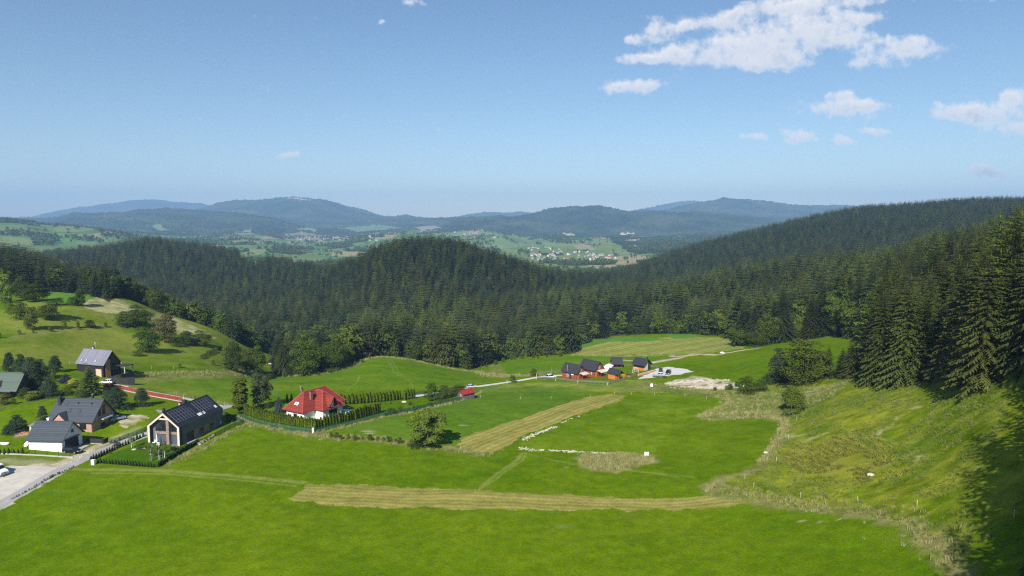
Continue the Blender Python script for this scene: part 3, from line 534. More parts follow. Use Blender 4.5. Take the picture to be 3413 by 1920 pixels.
# ---------------------------------------------------------------- trees
def leafmat(name, c1, c2, scale=.9, rnd=.42, trans=.15):
    return mat(name, c1, .75, c2, scale, 1.1, spec=.15, det=3, rnd=rnd, trans=trans)
M_SPR = leafmat('spruce_needles', (.011, .021, .008), (.060, .078, .024), 1.1, .5)
M_SPR2 = leafmat('spruce_needles_olive', (.024, .036, .007), (.100, .112, .024), 1.1, .5)
M_LAR = leafmat('larch_needles', (.065, .095, .014), (.125, .155, .026), .9)
M_BRD = leafmat('broad_leaves', (.036, .064, .006), (.100, .132, .016), .8, .36)
M_BRD2 = leafmat('yellow_green_leaves', (.075, .120, .016), (.150, .180, .030), .8)
M_BRN = leafmat('brownish_leaves', (.075, .065, .022), (.130, .115, .040), .8)
M_PIN = leafmat('pine_needles', (.024, .044, .022), (.062, .088, .040), 1.2)
M_BLU = leafmat('blue_needles', (.060, .095, .085), (.120, .165, .150), 2)
M_THU = leafmat('thuja_sprays', (.085, .135, .006), (.170, .215, .014), 2.5, .18)
M_THD = leafmat('young_thuja_sprays', (.022, .048, .014), (.050, .085, .022), 4, .2)
M_WAL = leafmat('walnut_leaves', (.052, .078, .006), (.130, .155, .018), .7)
M_BIR = leafmat('birch_leaves', (.075, .090, .028), (.140, .150, .060), 1.2)
M_PUR = leafmat('purple_leaves', (.035, .014, .020), (.070, .030, .035), 2)
M_YEL = leafmat('golden_leaves', (.30, .30, .020), (.42, .42, .04), 2)
M_BARK = mat('bark', (.10, .075, .055), .9, (.05, .04, .03), 3, bump=.5)
M_BBARK = mat('birch_bark', (.62, .60, .56), .8, (.30, .28, .26), 4, bump=.3)
def crown_obj(name, V, Tt, m, parent):
    me = big_mesh(name, V, tris=Tt, mats=(m,), smooth=False); o = bpy.data.objects.new(name, me); COL.objects.link(o); o.parent = parent; return o
def spruce_geo(seed, nwh, nbr, nseg, R=.19, base=.05, droop=.5, rise=.18, power=.72, wid=.30, irr=.25):
    r = np.random.default_rng(seed); V = []; Tt = []
    for i in range(nwh):
        t = (i+r.uniform(-.3, .3))/(nwh-1); t = min(max(t, 0), 1); h = base+(1-base)*t**.93
        L0 = R*(1-t)**power+.008
        if t > .85: L0 *= .9
        nb = max(4, int(nbr*(1-t*.45))); a0 = r.uniform(0, 6.3)
        for k in range(nb):
            a = a0+2*math.pi*(k+r.uniform(-.25, .25))/nb; L = L0*(1+r.uniform(-irr, irr)); up = rise*(.4+t)
            ca, sa = math.cos(a), math.sin(a); dz = r.uniform(-.006, .006); dr = droop*(1-.6*t)
            def P(s, w=0, d=0):
                z = h+dz+L*(up*s-dr*s*s)-d; x = L*s; return (x*ca-w*sa, x*sa+w*ca, z)
            for j in range(nseg):
                s0 = .10+.9*j/nseg; s1 = .10+.9*(j+1)/nseg; w = L*wid*(1-.75*s0)*(.8+.5*r.random()); ws = s1+.35/nseg
                o = len(V)
                V += [P(s0), P(s1), P(min(ws, 1.06), w, w*(.25+.3*r.random())), P(min(ws, 1.06), -w, w*(.25+.3*r.random()))]
                Tt += [(o, o+1, o+2), (o, o+3, o+1)]
            o = len(V); V += [P(.0, .006*L/R), P(.0, -.006*L/R), P(1.0)]; Tt += [(o, o+1, o+2)]
            if nseg > 3:         # hanging side twigs give the branch some depth
                for j in range(nseg):
                    s = .2+.75*r.random(); w = L*wid*.5*(1-.6*s)*r.choice([-1, 1]); o = len(V)
                    V += [P(s, w*.2), P(s+.12, w*.6), P(s+.05, w*.7, L*.16*(1-.4*s))]; Tt += [(o, o+1, o+2)]
    o = len(V); V += [(.006, 0, .96), (-.004, .005, .96), (-.003, -.005, .96), (0, 0, 1.02)]; Tt += [(o, o+1, o+3), (o+1, o+2, o+3), (o+2, o, o+3)]
    return np.array(V), np.array(Tt)
def trunk_geo(r0=.012, h=.9, n=6, bend=0):
    m = MB(); m.cyl((0, 0, -.06), (bend, 0, h*.5), r0, r0*.7, n); m.cyl((bend, 0, h*.5), (bend*.6, 0, h), r0*.7, r0*.15, n); return m
def blob_crown(seed, blobs, leaf, nleaf, flat=.75):
    """leaf cards scattered on the shells of many clumps; blobs: list of (centre, radii)"""
    r = np.random.default_rng(seed); C = []; Nn = []
    tot = sum((b[1][0]*b[1][1])**.5*b[1][2] for b in blobs)
    for c, rad in blobs:
        k = max(8, int(nleaf*((rad[0]*rad[1])**.5*rad[2])/tot)); d = r.normal(size=(k, 3)); d /= np.linalg.norm(d, axis=1)[:, None]
        d[:, 2] = np.where(d[:, 2] < -.35, -d[:, 2], d[:, 2]); rr = (.72+.34*r.random(k))[:, None]
        C.append(np.array(c)+d*np.array(rad)*rr); Nn.append(d+r.normal(size=(k, 3))*.55+np.array((0, 0, .25)))
    C = np.concatenate(C); Nn = np.concatenate(Nn); Nn /= np.linalg.norm(Nn, axis=1)[:, None]
    a = np.cross(Nn, r.normal(size=Nn.shape)); a /= np.linalg.norm(a, axis=1)[:, None]; b = np.cross(Nn, a)
    s = leaf*(.6+.8*r.random(len(C)))[:, None]; n = len(C)
    V = np.stack([C+a*s, C-a*s*.5+b*s*.87, C-a*s*.5-b*s*.87*flat], 1).reshape(-1, 3)
    return V, np.arange(n*3).reshape(-1, 3)
def broad_blobs(seed, n=22, w=.36, z0=.22, z1=.95, kind='round'):
    r = random.Random(seed); B = [((0, 0, z0+(z1-z0)*.42), (w*.70, w*.70, (z1-z0)*.46))]; z0 = z0*.75
    for i in range(n):
        t = r.random(); z = z0+(z1-z0)*t
        prof = {'round': math.sin(math.pi*(.16+.74*t))**.6, 'cone': 1.05-.85*t, 'column': .9*math.sin(math.pi*(.1+.75*t))**.4, 'vase': .45+.6*t if t < .75 else 1.0-(t-.75)*2, 'bush': math.cos(t*1.35)**.5}[kind]
        a = r.uniform(0, 6.3); d = w*prof*math.sqrt(r.uniform(.25, 1))*.80; s = w*r.uniform(.26, .42)*(.70+.45*prof)
        B.append(((d*math.cos(a), d*math.sin(a), z), (s, s, s*.78)))
    return B
def limbs(m, blobs, z0=.12, r0=.01, n=7, seed=0):
    r = random.Random(seed)
    for c, rad in r.sample(blobs, min(n, len(blobs))):
        zb = max(z0, c[2]-.28); m.cyl((0, 0, zb), (c[0]*.85, c[1]*.85, c[2]), r0*.5, r0*.12, 5)
PROTO = {}
HIDE = bpy.data.collections.new('tree_kinds')
def proto(key, name, V, Tt, m, trunk, tmat=M_BARK):
    root = bpy.data.objects.new(name, None); HIDE.objects.link(root)
    c = bpy.data.objects.new('crown', big_mesh('crown', V, tris=Tt, mats=(m,), smooth=False)); HIDE.objects.link(c); c.parent = root
    kids = [c]
    if trunk is not None:
        me = bpy.data.meshes.new('trunk'); me.from_pydata(trunk.v, [], trunk.f); me.materials.append(tmat); me.polygons.foreach_set('use_smooth', [True]*len(me.polygons))
        t = bpy.data.objects.new('trunk', me); HIDE.objects.link(t); t.parent = root; kids.append(t)
    PROTO[key] = (root, kids, Tt.shape[0])
for i in range(3):
    V, Tt = spruce_geo(10+i, 46, 13, 7, R=.185+.015*i, droop=.30+.08*i, wid=.20); proto('spruce%d' % i, 'spruce_tree', V, Tt, (M_SPR, M_SPR2, M_SPR)[i], trunk_geo(.011))
for i in range(2):
    V, Tt = spruce_geo(20+i, 42, 12, 6, R=.20, droop=.12, rise=.28, power=.60, wid=.20, base=.08, irr=.4); proto('larch%d' % i, 'larch_tree', V, Tt, M_LAR, trunk_geo(.010))
for i in range(4):
    B = broad_blobs(30+i, 40, (.38, .33, .42, .35)[i], .10, .93, ('round', 'round', 'round', 'cone')[i]); V, Tt = blob_crown(40+i, B, .017, 8500); t = trunk_geo(.020, .7); limbs(t, B, seed=i, r0=.02); proto('broad%d' % i, 'broadleaf_tree', V, Tt, M_BRD, t)
for key, m, sd_, kind in (('light', M_BRD2, 50, 'round'), ('brown', M_BRN, 51, 'round'), ('bushy', M_BRD, 52, 'bush'), ('column', M_WAL, 53, 'column'), ('purple', M_PUR, 54, 'bush'), ('gold', M_YEL, 55, 'bush')):
    B = broad_blobs(sd_, 34, .38 if kind != 'column' else .17, .1 if kind != 'column' else .06, .93, kind); V, Tt = blob_crown(sd_+9, B, .021, 6500 if kind != 'bush' else 2600); t = trunk_geo(.018, .6); limbs(t, B, seed=sd_)
    proto(key, {'bush': 'shrub', 'column': 'poplar_tree'}.get(kind, 'broadleaf_tree'), V, Tt, m, t)
for i in range(2):
    B = broad_blobs(60+i, 46, .34, .04, .93, 'cone'); V, Tt = blob_crown(70+i, B, .019, 8000, .25); t = trunk_geo(.016, .8); limbs(t, B, seed=i); proto('pine%d' % i, 'pine_tree', V, Tt, M_PIN, t)
V, Tt = spruce_geo(80, 22, 12, 5, R=.30, droop=.25, rise=.12, power=.8); proto('blue', 'blue_spruce', V, Tt, M_BLU, trunk_geo(.015))
V, Tt = spruce_geo(81, 26, 14, 6, R=.34, droop=.10, rise=.25, power=.62, wid=.34); proto('fir', 'fir_tree', V, Tt, leafmat('fresh_fir_needles', (.060, .105, .020), (.125, .180, .040), 1.5), trunk_geo(.016))
B = broad_blobs(90, 44, .23, .05, .93, 'column'); V, Tt = blob_crown(91, B, .016, 8500, .3); t = trunk_geo(.014, .8); limbs(t, B); proto('willow', 'birch_tree', V, Tt, leafmat('drooping_birch_leaves', (.050, .070, .022), (.100, .120, .045), 1.2), t)
B = []                        # the free-standing walnut: open crown, heavy outer clumps
_r = random.Random(5)
for i in range(46):
    a = _r.uniform(0, 6.3); t = _r.random(); z = .14+.8*t; w = .50*(math.sin(math.pi*(.22+.62*t))**.7); d = w*_r.uniform(.45, 1.0); s = _r.uniform(.07, .13); B.append(((d*math.cos(a), d*math.sin(a), z), (s, s, s*.8)))
B.append(((0, 0, .55), (.26, .26, .30))); V, Tt = blob_crown(95, B, .021, 12000); t = trunk_geo(.028, .75); limbs(t, B, n=26, r0=.034, z0=.1); proto('walnut', 'walnut_tree', V, Tt, M_WAL, t)
def thuja_geo(seed, n=620, w=.16, tip=.75):
    r = np.random.default_rng(seed); V = []; Tt = []
    for k in range(n):
        t = r.random()**.9; a = r.uniform(0, 6.3); rad = w*(min(1, (t+.05)*5))**.5*(1-t**3*1.0)**tip*(.86+.2*r.random()); z = t*.97
        c = np.array((rad*math.cos(a), rad*math.sin(a), z)); out = np.array((math.cos(a), math.sin(a), 1.6)); out /= np.linalg.norm(out); sd2 = np.array((-math.sin(a), math.cos(a), 0)); s = .055*(.7+.6*r.random())
        o = len(V); V += [c-sd2*s*.5-out*s*.5, c+sd2*s*.5-out*s*.5, c+out*s*1.1+np.array((math.cos(a), math.sin(a), 0))*.012]; Tt += [(o, o+1, o+2)]
    m = MB(); o = len(V); N = 10; zs = [0, .05, .2, .5, .75, .9, .99]
    for z in zs:
        rad = w*.9*(min(1, (z+.05)*5))**.5*(1-z**3)**tip
        V += [(rad*math.cos(2*math.pi*k/N), rad*math.sin(2*math.pi*k/N), z*.95) for k in range(N)]
    for i in range(len(zs)-1):
        for k in range(N): a_ = o+i*N+k; b_ = o+i*N+(k+1) % N; Tt += [(a_, b_, b_+N), (a_, b_+N, a_+N)]
    return np.array(V), np.array(Tt)
for i in range(2): V, Tt = thuja_geo(100+i); proto('thuja%d' % i, 'thuja', V, Tt, M_THU, None)
V, Tt = thuja_geo(104, 360, .24, 1.3); proto('sapling', 'young_thuja', V, Tt, M_THD, None)
def link_tree(key, x, y, h, wid=1.0, rz=None, label=None, cat=None, group=None, z=None, name=None, parts=True):
    root, kids, _ = PROTO[key]; r = root.copy(); COL.objects.link(r); z = float(H(x, y)) if z is None else z
    r.location = (x, y, z-.02*h*(0 if key == 'sapling' else 1)); r.scale = (h*wid, h*wid, h); r.rotation_euler = (0, 0, random.uniform(0, 6.3) if rz is None else rz)
    if name: r.name = name
    for k in kids:
        c = k.copy(); COL.objects.link(c); c.parent = r
    if label: r['label'] = label
    r['category'] = cat or 'tree'
    if group: r['group'] = group
    return r
WIDTH = {'walnut': 1.0, 'column': .36, 'willow': .46, 'fir': .66, 'blue': .56}
def tree_at(key, u, vb, vt, w=None, label=None, cat=None, group=None, name=None):
    """a tree whose foot is seen at (u, vb), top at vt, crown w wide (picture units)"""
    p = G1(u, vb); h = (vb-vt)/F*p[1]/.985
    base = {'spruce': .36, 'larch': .40, 'broad': .72, 'light': .76, 'brown': .76, 'bushy': .80, 'purple': .8, 'gold': .8, 'pine': .62, 'walnut': 1.05, 'column': .34, 'willow': .44, 'fir': .68, 'blue': .60, 'thuja': .32, 'sapling': .48}
    b = base[key.rstrip('0123456789')]; ww = 1.0 if w is None else (w/F*p[1])/(h*b)
    return link_tree(key, p[0], p[1], h, ww, label=label, cat=cat, group=group, name=name)
HT = [  # kind, u, foot, top, width, label
 ('broad0', 91, 759, 713, 59, 'round dark tree on the left hill, directly below the small bright green patch'),
 ('broad1', 54, 750, 694, 42, 'upright leafy tree at the top of the left hill, left of a round dark tree'),
 ('light', 12, 762, 690, 40, 'pale green tree cut by the left edge of the picture on the hill'),
 ('broad2', 42, 803, 757, 44, 'round dark tree in the second row on the left hill'),
 ('broad0', 124, 803, 755, 54, 'round tree with a yellowing top on the left hill'),
 ('light', 80, 828, 772, 38, 'thin pale green tree leaning over the hedge bank on the left hill'),
 ('bushy', 162, 824, 804, 16, 'small round bush on the bank right of the thin pale tree'),
 ('column', 196, 824, 806, 10, 'narrow little tree on the bank of the left hill'),
 ('brown', 226, 823, 804, 24, 'bare brownish bush on the bank of the left hill'),
 ('broad2', 318, 824, 782, 46, 'left of two dark round trees touching below the straw coloured slope'),
 ('broad0', 354, 824, 766, 62, 'taller right one of two dark round trees touching below the straw coloured slope'),
 ('broad0', 374, 887, 820, 68, 'dense green tree at the front of the clump in the left meadow'),
 ('brown', 414, 860, 792, 64, 'olive brown tree at the back of the clump in the left meadow'),
 ('bushy', 346, 895, 880, 34, 'low dark bush at the foot of the clump in the left meadow'),
 ('bushy', 440, 872, 846, 34, 'dark shrub right of the olive brown tree'),
 ('broad1', 202, 770, 726, 30, 'dark small tree at the right end of the bright green patch'),
 ('bushy', 183, 768, 746, 32, 'broad bush below the bright green patch'),
 ('bushy', 150, 768, 748, 26, 'spiky dark bush below the bright green patch'),
 ('light', 225, 735, 683, 44, 'bright yellow green tree before the dark wood on the left hill'),
 ('light', 165, 714, 657, 52, 'olive green tree before the dark spruces on the left hill crest'),
 ('brown', 42, 692, 638, 52, 'rusty brown tree before the dark spruces at the far left'),
 ('brown', 78, 702, 650, 40, 'brown green tree right of the rusty brown one'),
 ('broad3', 118, 706, 662, 38, 'green tree between the brown green and the olive tree on the hill crest'),
 ('broad2', 398, 784, 726, 56, 'dark dense tree at the wood edge above the straw coloured slope'),
 ('broad1', 469, 868, 832, 44, 'dark shrub like tree at the right foot of the straw coloured slope'),
 ('broad0', 511, 871, 830, 48, 'round dark tree at the right foot of the straw coloured slope'),
 ('bushy', 452, 925, 913, 13, 'tiny bush in the meadow right of the black house'),
 ('bushy', 537, 918, 906, 14, 'tiny dark bush near the wood in the meadow right of the black house'),
 ('broad1', 590, 936, 858, 48, 'tall dark tree at the left end of the tree group beside the cow pasture'),
 ('broad3', 650, 938, 868, 56, 'broad tree at the right end of the tree group beside the cow pasture'),
 ('broad0', 622, 938, 876, 52, 'dark tree in the middle of the group beside the cow pasture'),
 ('column', 567, 925, 866, 20, 'slender tree at the far left of the group beside the cow pasture'),
 ('bushy', 700, 938, 910, 30, 'low bush between the cow pasture and the big dark tree'),
 ('broad0', 771, 945, 852, 84, 'big round dark tree at the wood edge left of the rounded green field'),
 ('broad2', 826, 934, 868, 64, 'round tree at the wood edge close to the rounded green field'),
 ('broad3', 728, 941, 906, 40, 'small tree at the left foot of the big round dark tree'),
 ('willow', 657, 1026, 933, 56, 'drooping birch in the garden left of the red roofed house'),
 ('column', 604, 1040, 943, 46, 'tall poplar like tree at the end of the lane by the red roofed house'),
 ('blue', 702, 1039, 988, 31, 'blue grey spruce left of the red roofed house'),
 ('walnut', 1076, 1121, 1026, 112, 'large free standing walnut tree with an open crown in the middle meadow'),
 ('bushy', 1062, 1124, 1096, 84, 'dark bush under the free standing walnut tree'),
 ('broad1', 1086, 1008, 960, 36, 'tall tree in the garden row left of the red roofed shed'),
 ('broad2', 1117, 1001, 968, 34, 'tree in the middle of the garden row left of the red roofed shed'),
 ('bushy', 1108, 1006, 986, 30, 'green bush in front of the garden row left of the shed'),
 ('broad0', 1152, 993, 966, 46, 'round tree between the garden row and the silver car'),
 ('purple', 1072, 1000, 983, 15, 'dark purple bush beside the garden row'),
 ('bushy', 984, 1042, 1026, 34, 'dark low bush at the end of the tall garden hedge'),
 ('bushy', 1008, 1036, 1022, 22, 'small bush right of the dark low bush at the hedge end'),
 ('bushy', 1032, 1018, 1010, 16, 'little green bush on the garden lawn'),
 ('bushy', 1342, 946, 926, 26, 'round bush beside the gravel road left of the cabins'),
 ('bushy', 1290, 962, 943, 21, 'dark bush beside the gravel road nearer the silver car'),
 ('broad0', 2022, 968, 848, 122, 'big round tree at the upper end of the right pasture'),
 ('pine0', 1956, 962, 872, 64, 'dark conical tree at the left side of the big round tree in the pasture'),
 ('bushy', 1880, 990, 945, 64, 'spreading low bush right of the heap of stony earth'),
 ('bushy', 1915, 985, 952, 44, 'low bush between the spreading bush and the dark conical tree'),
 ('spruce0', 2083, 946, 864, 32, 'slender dark spruce right of the big round tree'),
 ('spruce1', 2138, 950, 850, 50, 'broad spruce with rusty lower branches right of the slender dark one'),
 ('spruce2', 2118, 946, 872, 34, 'short spruce between two taller ones right of the big round tree'),
 ('broad3', 1993, 1036, 966, 84, 'single bell shaped tree standing alone in the right pasture'),
 ('broad0', 1862, 869, 808, 62, 'round tree at the right end of the mown hay field'),
 ('broad2', 1897, 872, 834, 42, 'small round tree beside the track at the mown hay field'),
 ('larch0', 1945, 862, 742, 62, 'tall pale larch behind the round tree at the hay field'),
 ('larch1', 1925, 864, 790, 50, 'shorter pale larch at the hay field end'),
 ('pine1', 24, 938, 882, 34, 'leftmost pine behind the green roofed house'),
 ('pine0', 52, 950, 888, 48, 'bluish pine above the green roof'),
 ('pine1', 78, 958, 892, 50, 'tall pine in the middle of the dark pine group'),
 ('pine0', 104, 955, 900, 40, 'pine right of the middle in the dark pine group'),
 ('pine1', 139, 936, 891, 36, 'round headed pine at the right end of the dark pine group'),
 ('pine0', 60, 978, 930, 44, 'pine in the front row right of the green roof'),
 ('pine1', 88, 982, 936, 48, 'dense pine in the front row of the dark pine group'),
 ('column', 136, 960, 926, 12, 'narrow columnar juniper before the dark pines'),
 ('blue', 165, 962, 936, 38, 'bluish green shrub left of the black house'),
 ('gold', 182, 968, 952, 24, 'yellow bush left of the fresh green fir'),
 ('light', 194, 975, 960, 40, 'spreading yellow green juniper left of the fresh green fir'),
 ('fir', 225, 990, 918, 60, 'fresh green fir in front of the black house'),
 ('pine0', 124, 998, 946, 50, 'dark green conifer above the lawn left of the fresh green fir'),
 ('bushy', 168, 995, 968, 42, 'dark shrub between the dark conifer and the fresh green fir'),
 ('bushy', 205, 1000, 978, 40, 'dark shrub below the fresh green fir'),
 ('pine0', 298, 1028, 967, 60, 'broad pine behind the brick house gable'),
 ('pine1', 272, 1012, 978, 34, 'smaller pine left of the broad one behind the brick house'),
 ('pine1', 357, 1021, 972, 45, 'single pine in the lawn beside the rusty red fence'),
 ('light', 82, 1006, 984, 40, 'spreading yellow green shrub in the garden of the green roofed house'),
 ('gold', 69, 1009, 998, 14, 'small bright yellow bush in the garden of the green roofed house'),
 ('bushy', 60, 1000, 974, 36, 'brownish green shrub at the corner of the green roofed house'),
 ('purple', 12, 1018, 1000, 28, 'dark purple shrub before the green roofed house'),
 ('bushy', 33, 1017, 999, 18, 'round clipped shrub right of the dark purple shrub'),
 ('light', 12, 1002, 990, 24, 'flat light green shrub before the green roofed house'),
 ('pine0', 45, 1087, 1040, 52, 'bluish pine on the lawn left of the brick house'),
 ('pine1', 22, 1092, 1066, 36, 'low dark pine against the bluish pine on the lawn'),
 ('pine1', 107, 1056, 1017, 27, 'small conical pine on the lawn behind the garage'),
 ('bushy', 298, 958, 944, 24, 'rusty brown grass clump below the glass gable of the black house'),
 ('purple', 293, 1122, 1110, 22, 'small reddish bush in the hedge corner by the road'),
 ('bushy', 278, 1142, 1135, 9, 'tiny bush on the barn house lawn'),
 ('bushy', 356, 1128, 1121, 28, 'low green bush at the terrace of the barn shaped house'),
 ('bushy', 392, 1146, 1132, 28, 'green shrub behind the young birches'),
 ('bushy', 411, 1138, 1128, 26, 'dark shrub right of the young birches'),
 ('purple', 436, 1132, 1122, 24, 'reddish shrub at the right terrace corner of the barn shaped house'),
 ('bushy', 578, 1060, 1040, 26, 'bush behind the barn shaped house near its fence'),
]
for k in HT:
    nm = {'purple': 'shrub', 'gold': 'shrub', 'bushy': 'shrub'}.get(k[0])
    cat = 'shrub' if k[0] in ('bushy', 'purple', 'gold') or 'shrub' in k[5] or 'bush' in k[5] or 'juniper' in k[5] else 'tree'
    o = tree_at(k[0], k[1], k[2], k[3], k[4], k[5], cat)
    if 'brownish' in k[5] and cat == 'shrub': o.name = 'shrub'
# ---- woods: candidate trees over all wooded slopes
def woods():
    qs = 0
    P = []
    # jittered grid, closer together near the viewer
    for (y0, y1, st) in ((14, 330, 5.4), (330, 620, 6.2), (620, 1000, 7.8), (1000, 1800, 8.6)):
        xs = np.arange(-1.0*y1, 1.05*y1, st); ys = np.arange(y0, y1, st); X, Y = np.meshgrid(xs, ys); X = X.ravel()+rng.uniform(-.42, .42, X.size)*st; Y = Y.ravel()+rng.uniform(-.42, .42, Y.size)*st
        m = (X < .98*Y+45) & (X > -.95*Y) & (Y > y0) & (Y < y1); P.append(np.stack([X[m], Y[m]], 1))
    # the wood beside the drone, just out of the picture on the right, that throws the long shadow
    P = np.concatenate(P); Z = H(P[:, 0], P[:, 1]); m = in_forest(P[:, 0], P[:, 1], Z) > .5; qq = P[:, 0]/P[:, 1]; m &= ~((P[:, 1] < 135) & (proj(P[:, 0], P[:, 1], Z)[0] < 2585+5.2/P[:, 1]*F)) & ~((qq > 1.0) & (P[:, 1] > 420))
    q = P[:, 0]/P[:, 1]; near = (P[:, 1] < 150) & (q > 1.15); m &= ~near | (rng.random(len(P)) < .55)
    P = P[m]; Z = Z[m]; U, V = proj(P[:, 0], P[:, 1], Z)
    n = len(P); a = fbm(P[:, 0]/70, P[:, 1]/70, 3); b = rng.random(n); E = np.array(FE); d = P[:, 1]-np.interp(CU+P[:, 0]/P[:, 1]*F*CP, E[:, 0], E[:, 1])
    kind = np.zeros(n, int)                                   # 0 dark spruce, 1 olive spruce, 2 larch, 3.. broadleaf
    kind[b > np.where(P[:, 1] > 760, .72, .38)] = 1
    kind[(a > .50) & (b > .60) & (P[:, 1] < 720) & (U > 900)] = 2
    kind[(b > .955)] = 2
    edge = (d < 26) & (P[:, 1] > 230)
    kind[edge & (b > .52)] = 3
    mixed = (U < 900) & (V > 745) & (P[:, 1] < 640) & (U > 250); kind[mixed & (a+b*.6 > .72)] = 3
    kind[(U > 2050) & (P[:, 1] < 420) & (P[:, 1] > 230) & (b > .70)] = 3
    kind[(U > 2120) & (P[:, 1] < 230) & (b < .78)] = 1
    h = 16+9*rng.random(n)**1.3+4*(a-.5); h = np.where((P[:, 1] < 700) & (U > 880), h*1.2+1, h); h = np.where(kind == 3, h*.66, h); h = np.where(kind == 2, h*1.05, h); h = np.where((U > 2050) & (P[:, 1] < 450), h*1.0+3, h); h = np.where((U > 2600) & (P[:, 1] < 150), np.maximum(h, 31), h); h = np.where(P[:, 1] > 750, 11.5+12*rng.random(n)**.9+3*(a-.5), h)
    h = np.where(edge & (rng.random(n) < .35), h*.72, h)
    h = np.where((U < 270) & (P[:, 1] < 480), h*.92, h); kind[(U < 270) & (P[:, 1] < 600) & (b < .9)] = 0
    return P, Z, kind, h, U, d
P, Z, KD, HH, UU, DD = woods()
ZONES = [(-9999, 262, 0, 520, 'on the crest of the left hill'), (262, 560, 0, 620, 'at the wood edge above the straw coloured slope'), (560, 905, 0, 620, 'at the wood edge left of the rounded green field'), (905, 1235, 0, 700, 'at the wood edge behind the rounded green field'),
         (1235, 1480, 0, 700, 'at the wood edge behind the wooden cabins'), (1480, 1660, 0, 800, 'at the wood edge behind the left half of the hay field'), (1660, 1850, 0, 800, 'at the wood edge behind the right half of the hay field'), (1850, 2150, 0, 800, 'at the wood edge right of the mown hay field'), (2150, 2300, 0, 330, 'at the left end of the tall wood by the pasture'), (2300, 2480, 0, 330, 'in the middle of the tall wood by the pasture'), (2480, 9999, 0, 330, 'at the right end of the tall wood by the pasture'), (-9999, 9999, 0, 9999, 'in the middle of the wooded hills')]
def pick():
    """the trees that show most: rough skyline test from near to far"""
    u, vt = proj(P[:, 0], P[:, 1], Z+HH); u2, vb = proj(P[:, 0], P[:, 1], Z); o = np.argsort(P[:, 1]); sky = np.full(2576//4+1, 1e9); area = np.zeros(len(P)); wpx = HH*.34/P[:, 1]*F
    for i in o:
        if u[i] < -60 or u[i] > 2640 or P[i, 1] > 900: continue
        a = int(max(0, (u[i]-wpx[i]/2)/4)); b = int(min(len(sky)-1, (u[i]+wpx[i]/2)/4)); s = min(sky[a:b+1].mean() if b >= a else 1e9, vb[i], 1449)
        vis = max(0, s-vt[i]); area[i] = vis*wpx[i]*(1 if -20 < u[i] < 2596 else .3); c0 = int(max(0, (u[i]-wpx[i]*.3)/4)); c1 = int(min(len(sky)-1, (u[i]+wpx[i]*.3)/4)); sky[c0:c1+1] = np.minimum(sky[c0:c1+1], vt[i]+.35*(vb[i]-vt[i])*.3)
    return area
AREA = pick(); CH_ = np.zeros(len(P), bool)
for kk, lim in (((0, 1), 290), ((2,), 120), ((3,), 190)):
    c = np.nonzero(np.isin(KD, kk) & (AREA > 60))[0]; c = c[np.argsort(-AREA[c])][:lim]; CH_[c] = True
KN = {0: 'dark spruce', 1: 'olive green spruce', 2: 'pale green larch', 3: 'leafy crowned tree'}
for i in np.nonzero(CH_)[0]:
    zn = next(z for z in ZONES if z[0] <= UU[i] < z[1] and P[i, 1] < z[3]); k = int(KD[i])
    key = {0: ('spruce0', 'spruce2'), 1: ('spruce1',), 2: ('larch0', 'larch1'), 3: ('broad0', 'broad1', 'broad2', 'broad3')}[k]
    fr = '' if DD[i] > 11 else 'front row '
    link_tree(random.choice(key), P[i, 0], P[i, 1], HH[i], random.uniform(.85, 1.2)*(.78 if P[i, 1] < 138 and UU[i] > 2590 else 1), label=fr+'%s %s' % (KN[k], zn[4]), group=fr+'%s %s' % (KN[k].replace('tree', 'trees')+('' if k == 3 else ' trees'), zn[4]), z=float(Z[i]))
# ---- everything else in the woods: one mass
def mass(name, pts, scl, kid, protos, label, kind='stuff', category=None):
    colx = bpy.data.collections.new(name+'_kinds')
    for o in protos: colx.objects.link(o)
    me = bpy.data.meshes.new(name); me.vertices.add(len(pts)); me.vertices.foreach_set('co', np.asarray(pts, np.float32).ravel())
    a = me.attributes.new('siz', 'FLOAT_VECTOR', 'POINT'); a.data.foreach_set('vector', np.asarray(scl, np.float32).ravel())
    a = me.attributes.new('turn', 'FLOAT_VECTOR', 'POINT'); r = np.zeros((len(pts), 3)); r[:, 2] = rng.uniform(0, 6.28, len(pts)); a.data.foreach_set('vector', r.astype(np.float32).ravel())
    a = me.attributes.new('sort', 'INT', 'POINT'); a.data.foreach_set('value', np.asarray(kid, np.int32))
    o = bpy.data.objects.new(name, me); COL.objects.link(o)
    ng = bpy.data.node_groups.new(name, 'GeometryNodeTree'); ng.interface.new_socket('Geometry', in_out='INPUT', socket_type='NodeSocketGeometry'); ng.interface.new_socket('Geometry', in_out='OUTPUT', socket_type='NodeSocketGeometry')
    gi = ng.nodes.new('NodeGroupInput'); go = ng.nodes.new('NodeGroupOutput'); mp = ng.nodes.new('GeometryNodeMeshToPoints'); ip = ng.nodes.new('GeometryNodeInstanceOnPoints'); ci = ng.nodes.new('GeometryNodeCollectionInfo')
    ci.inputs['Collection'].default_value = colx; ci.inputs['Separate Children'].default_value = True; ci.inputs['Reset Children'].default_value = True
    def na(n, t):
        x = ng.nodes.new('GeometryNodeInputNamedAttribute'); x.data_type = t; x.inputs['Name'].default_value = n; return x.outputs['Attribute']
    l = ng.links.new; l(gi.outputs[0], mp.inputs['Mesh']); l(mp.outputs[0], ip.inputs['Points']); l(ci.outputs[0], ip.inputs['Instance']); ip.inputs['Pick Instance'].default_value = True
    l(na('sort', 'INT'), ip.inputs['Instance Index']); l(na('turn', 'FLOAT_VECTOR'), ip.inputs['Rotation']); l(na('siz', 'FLOAT_VECTOR'), ip.inputs['Scale']); l(ip.outputs[0], go.inputs[0])
    md = o.modifiers.new('scatter', 'NODES'); md.node_group = ng
    return tag(o, label, category, kind=kind)
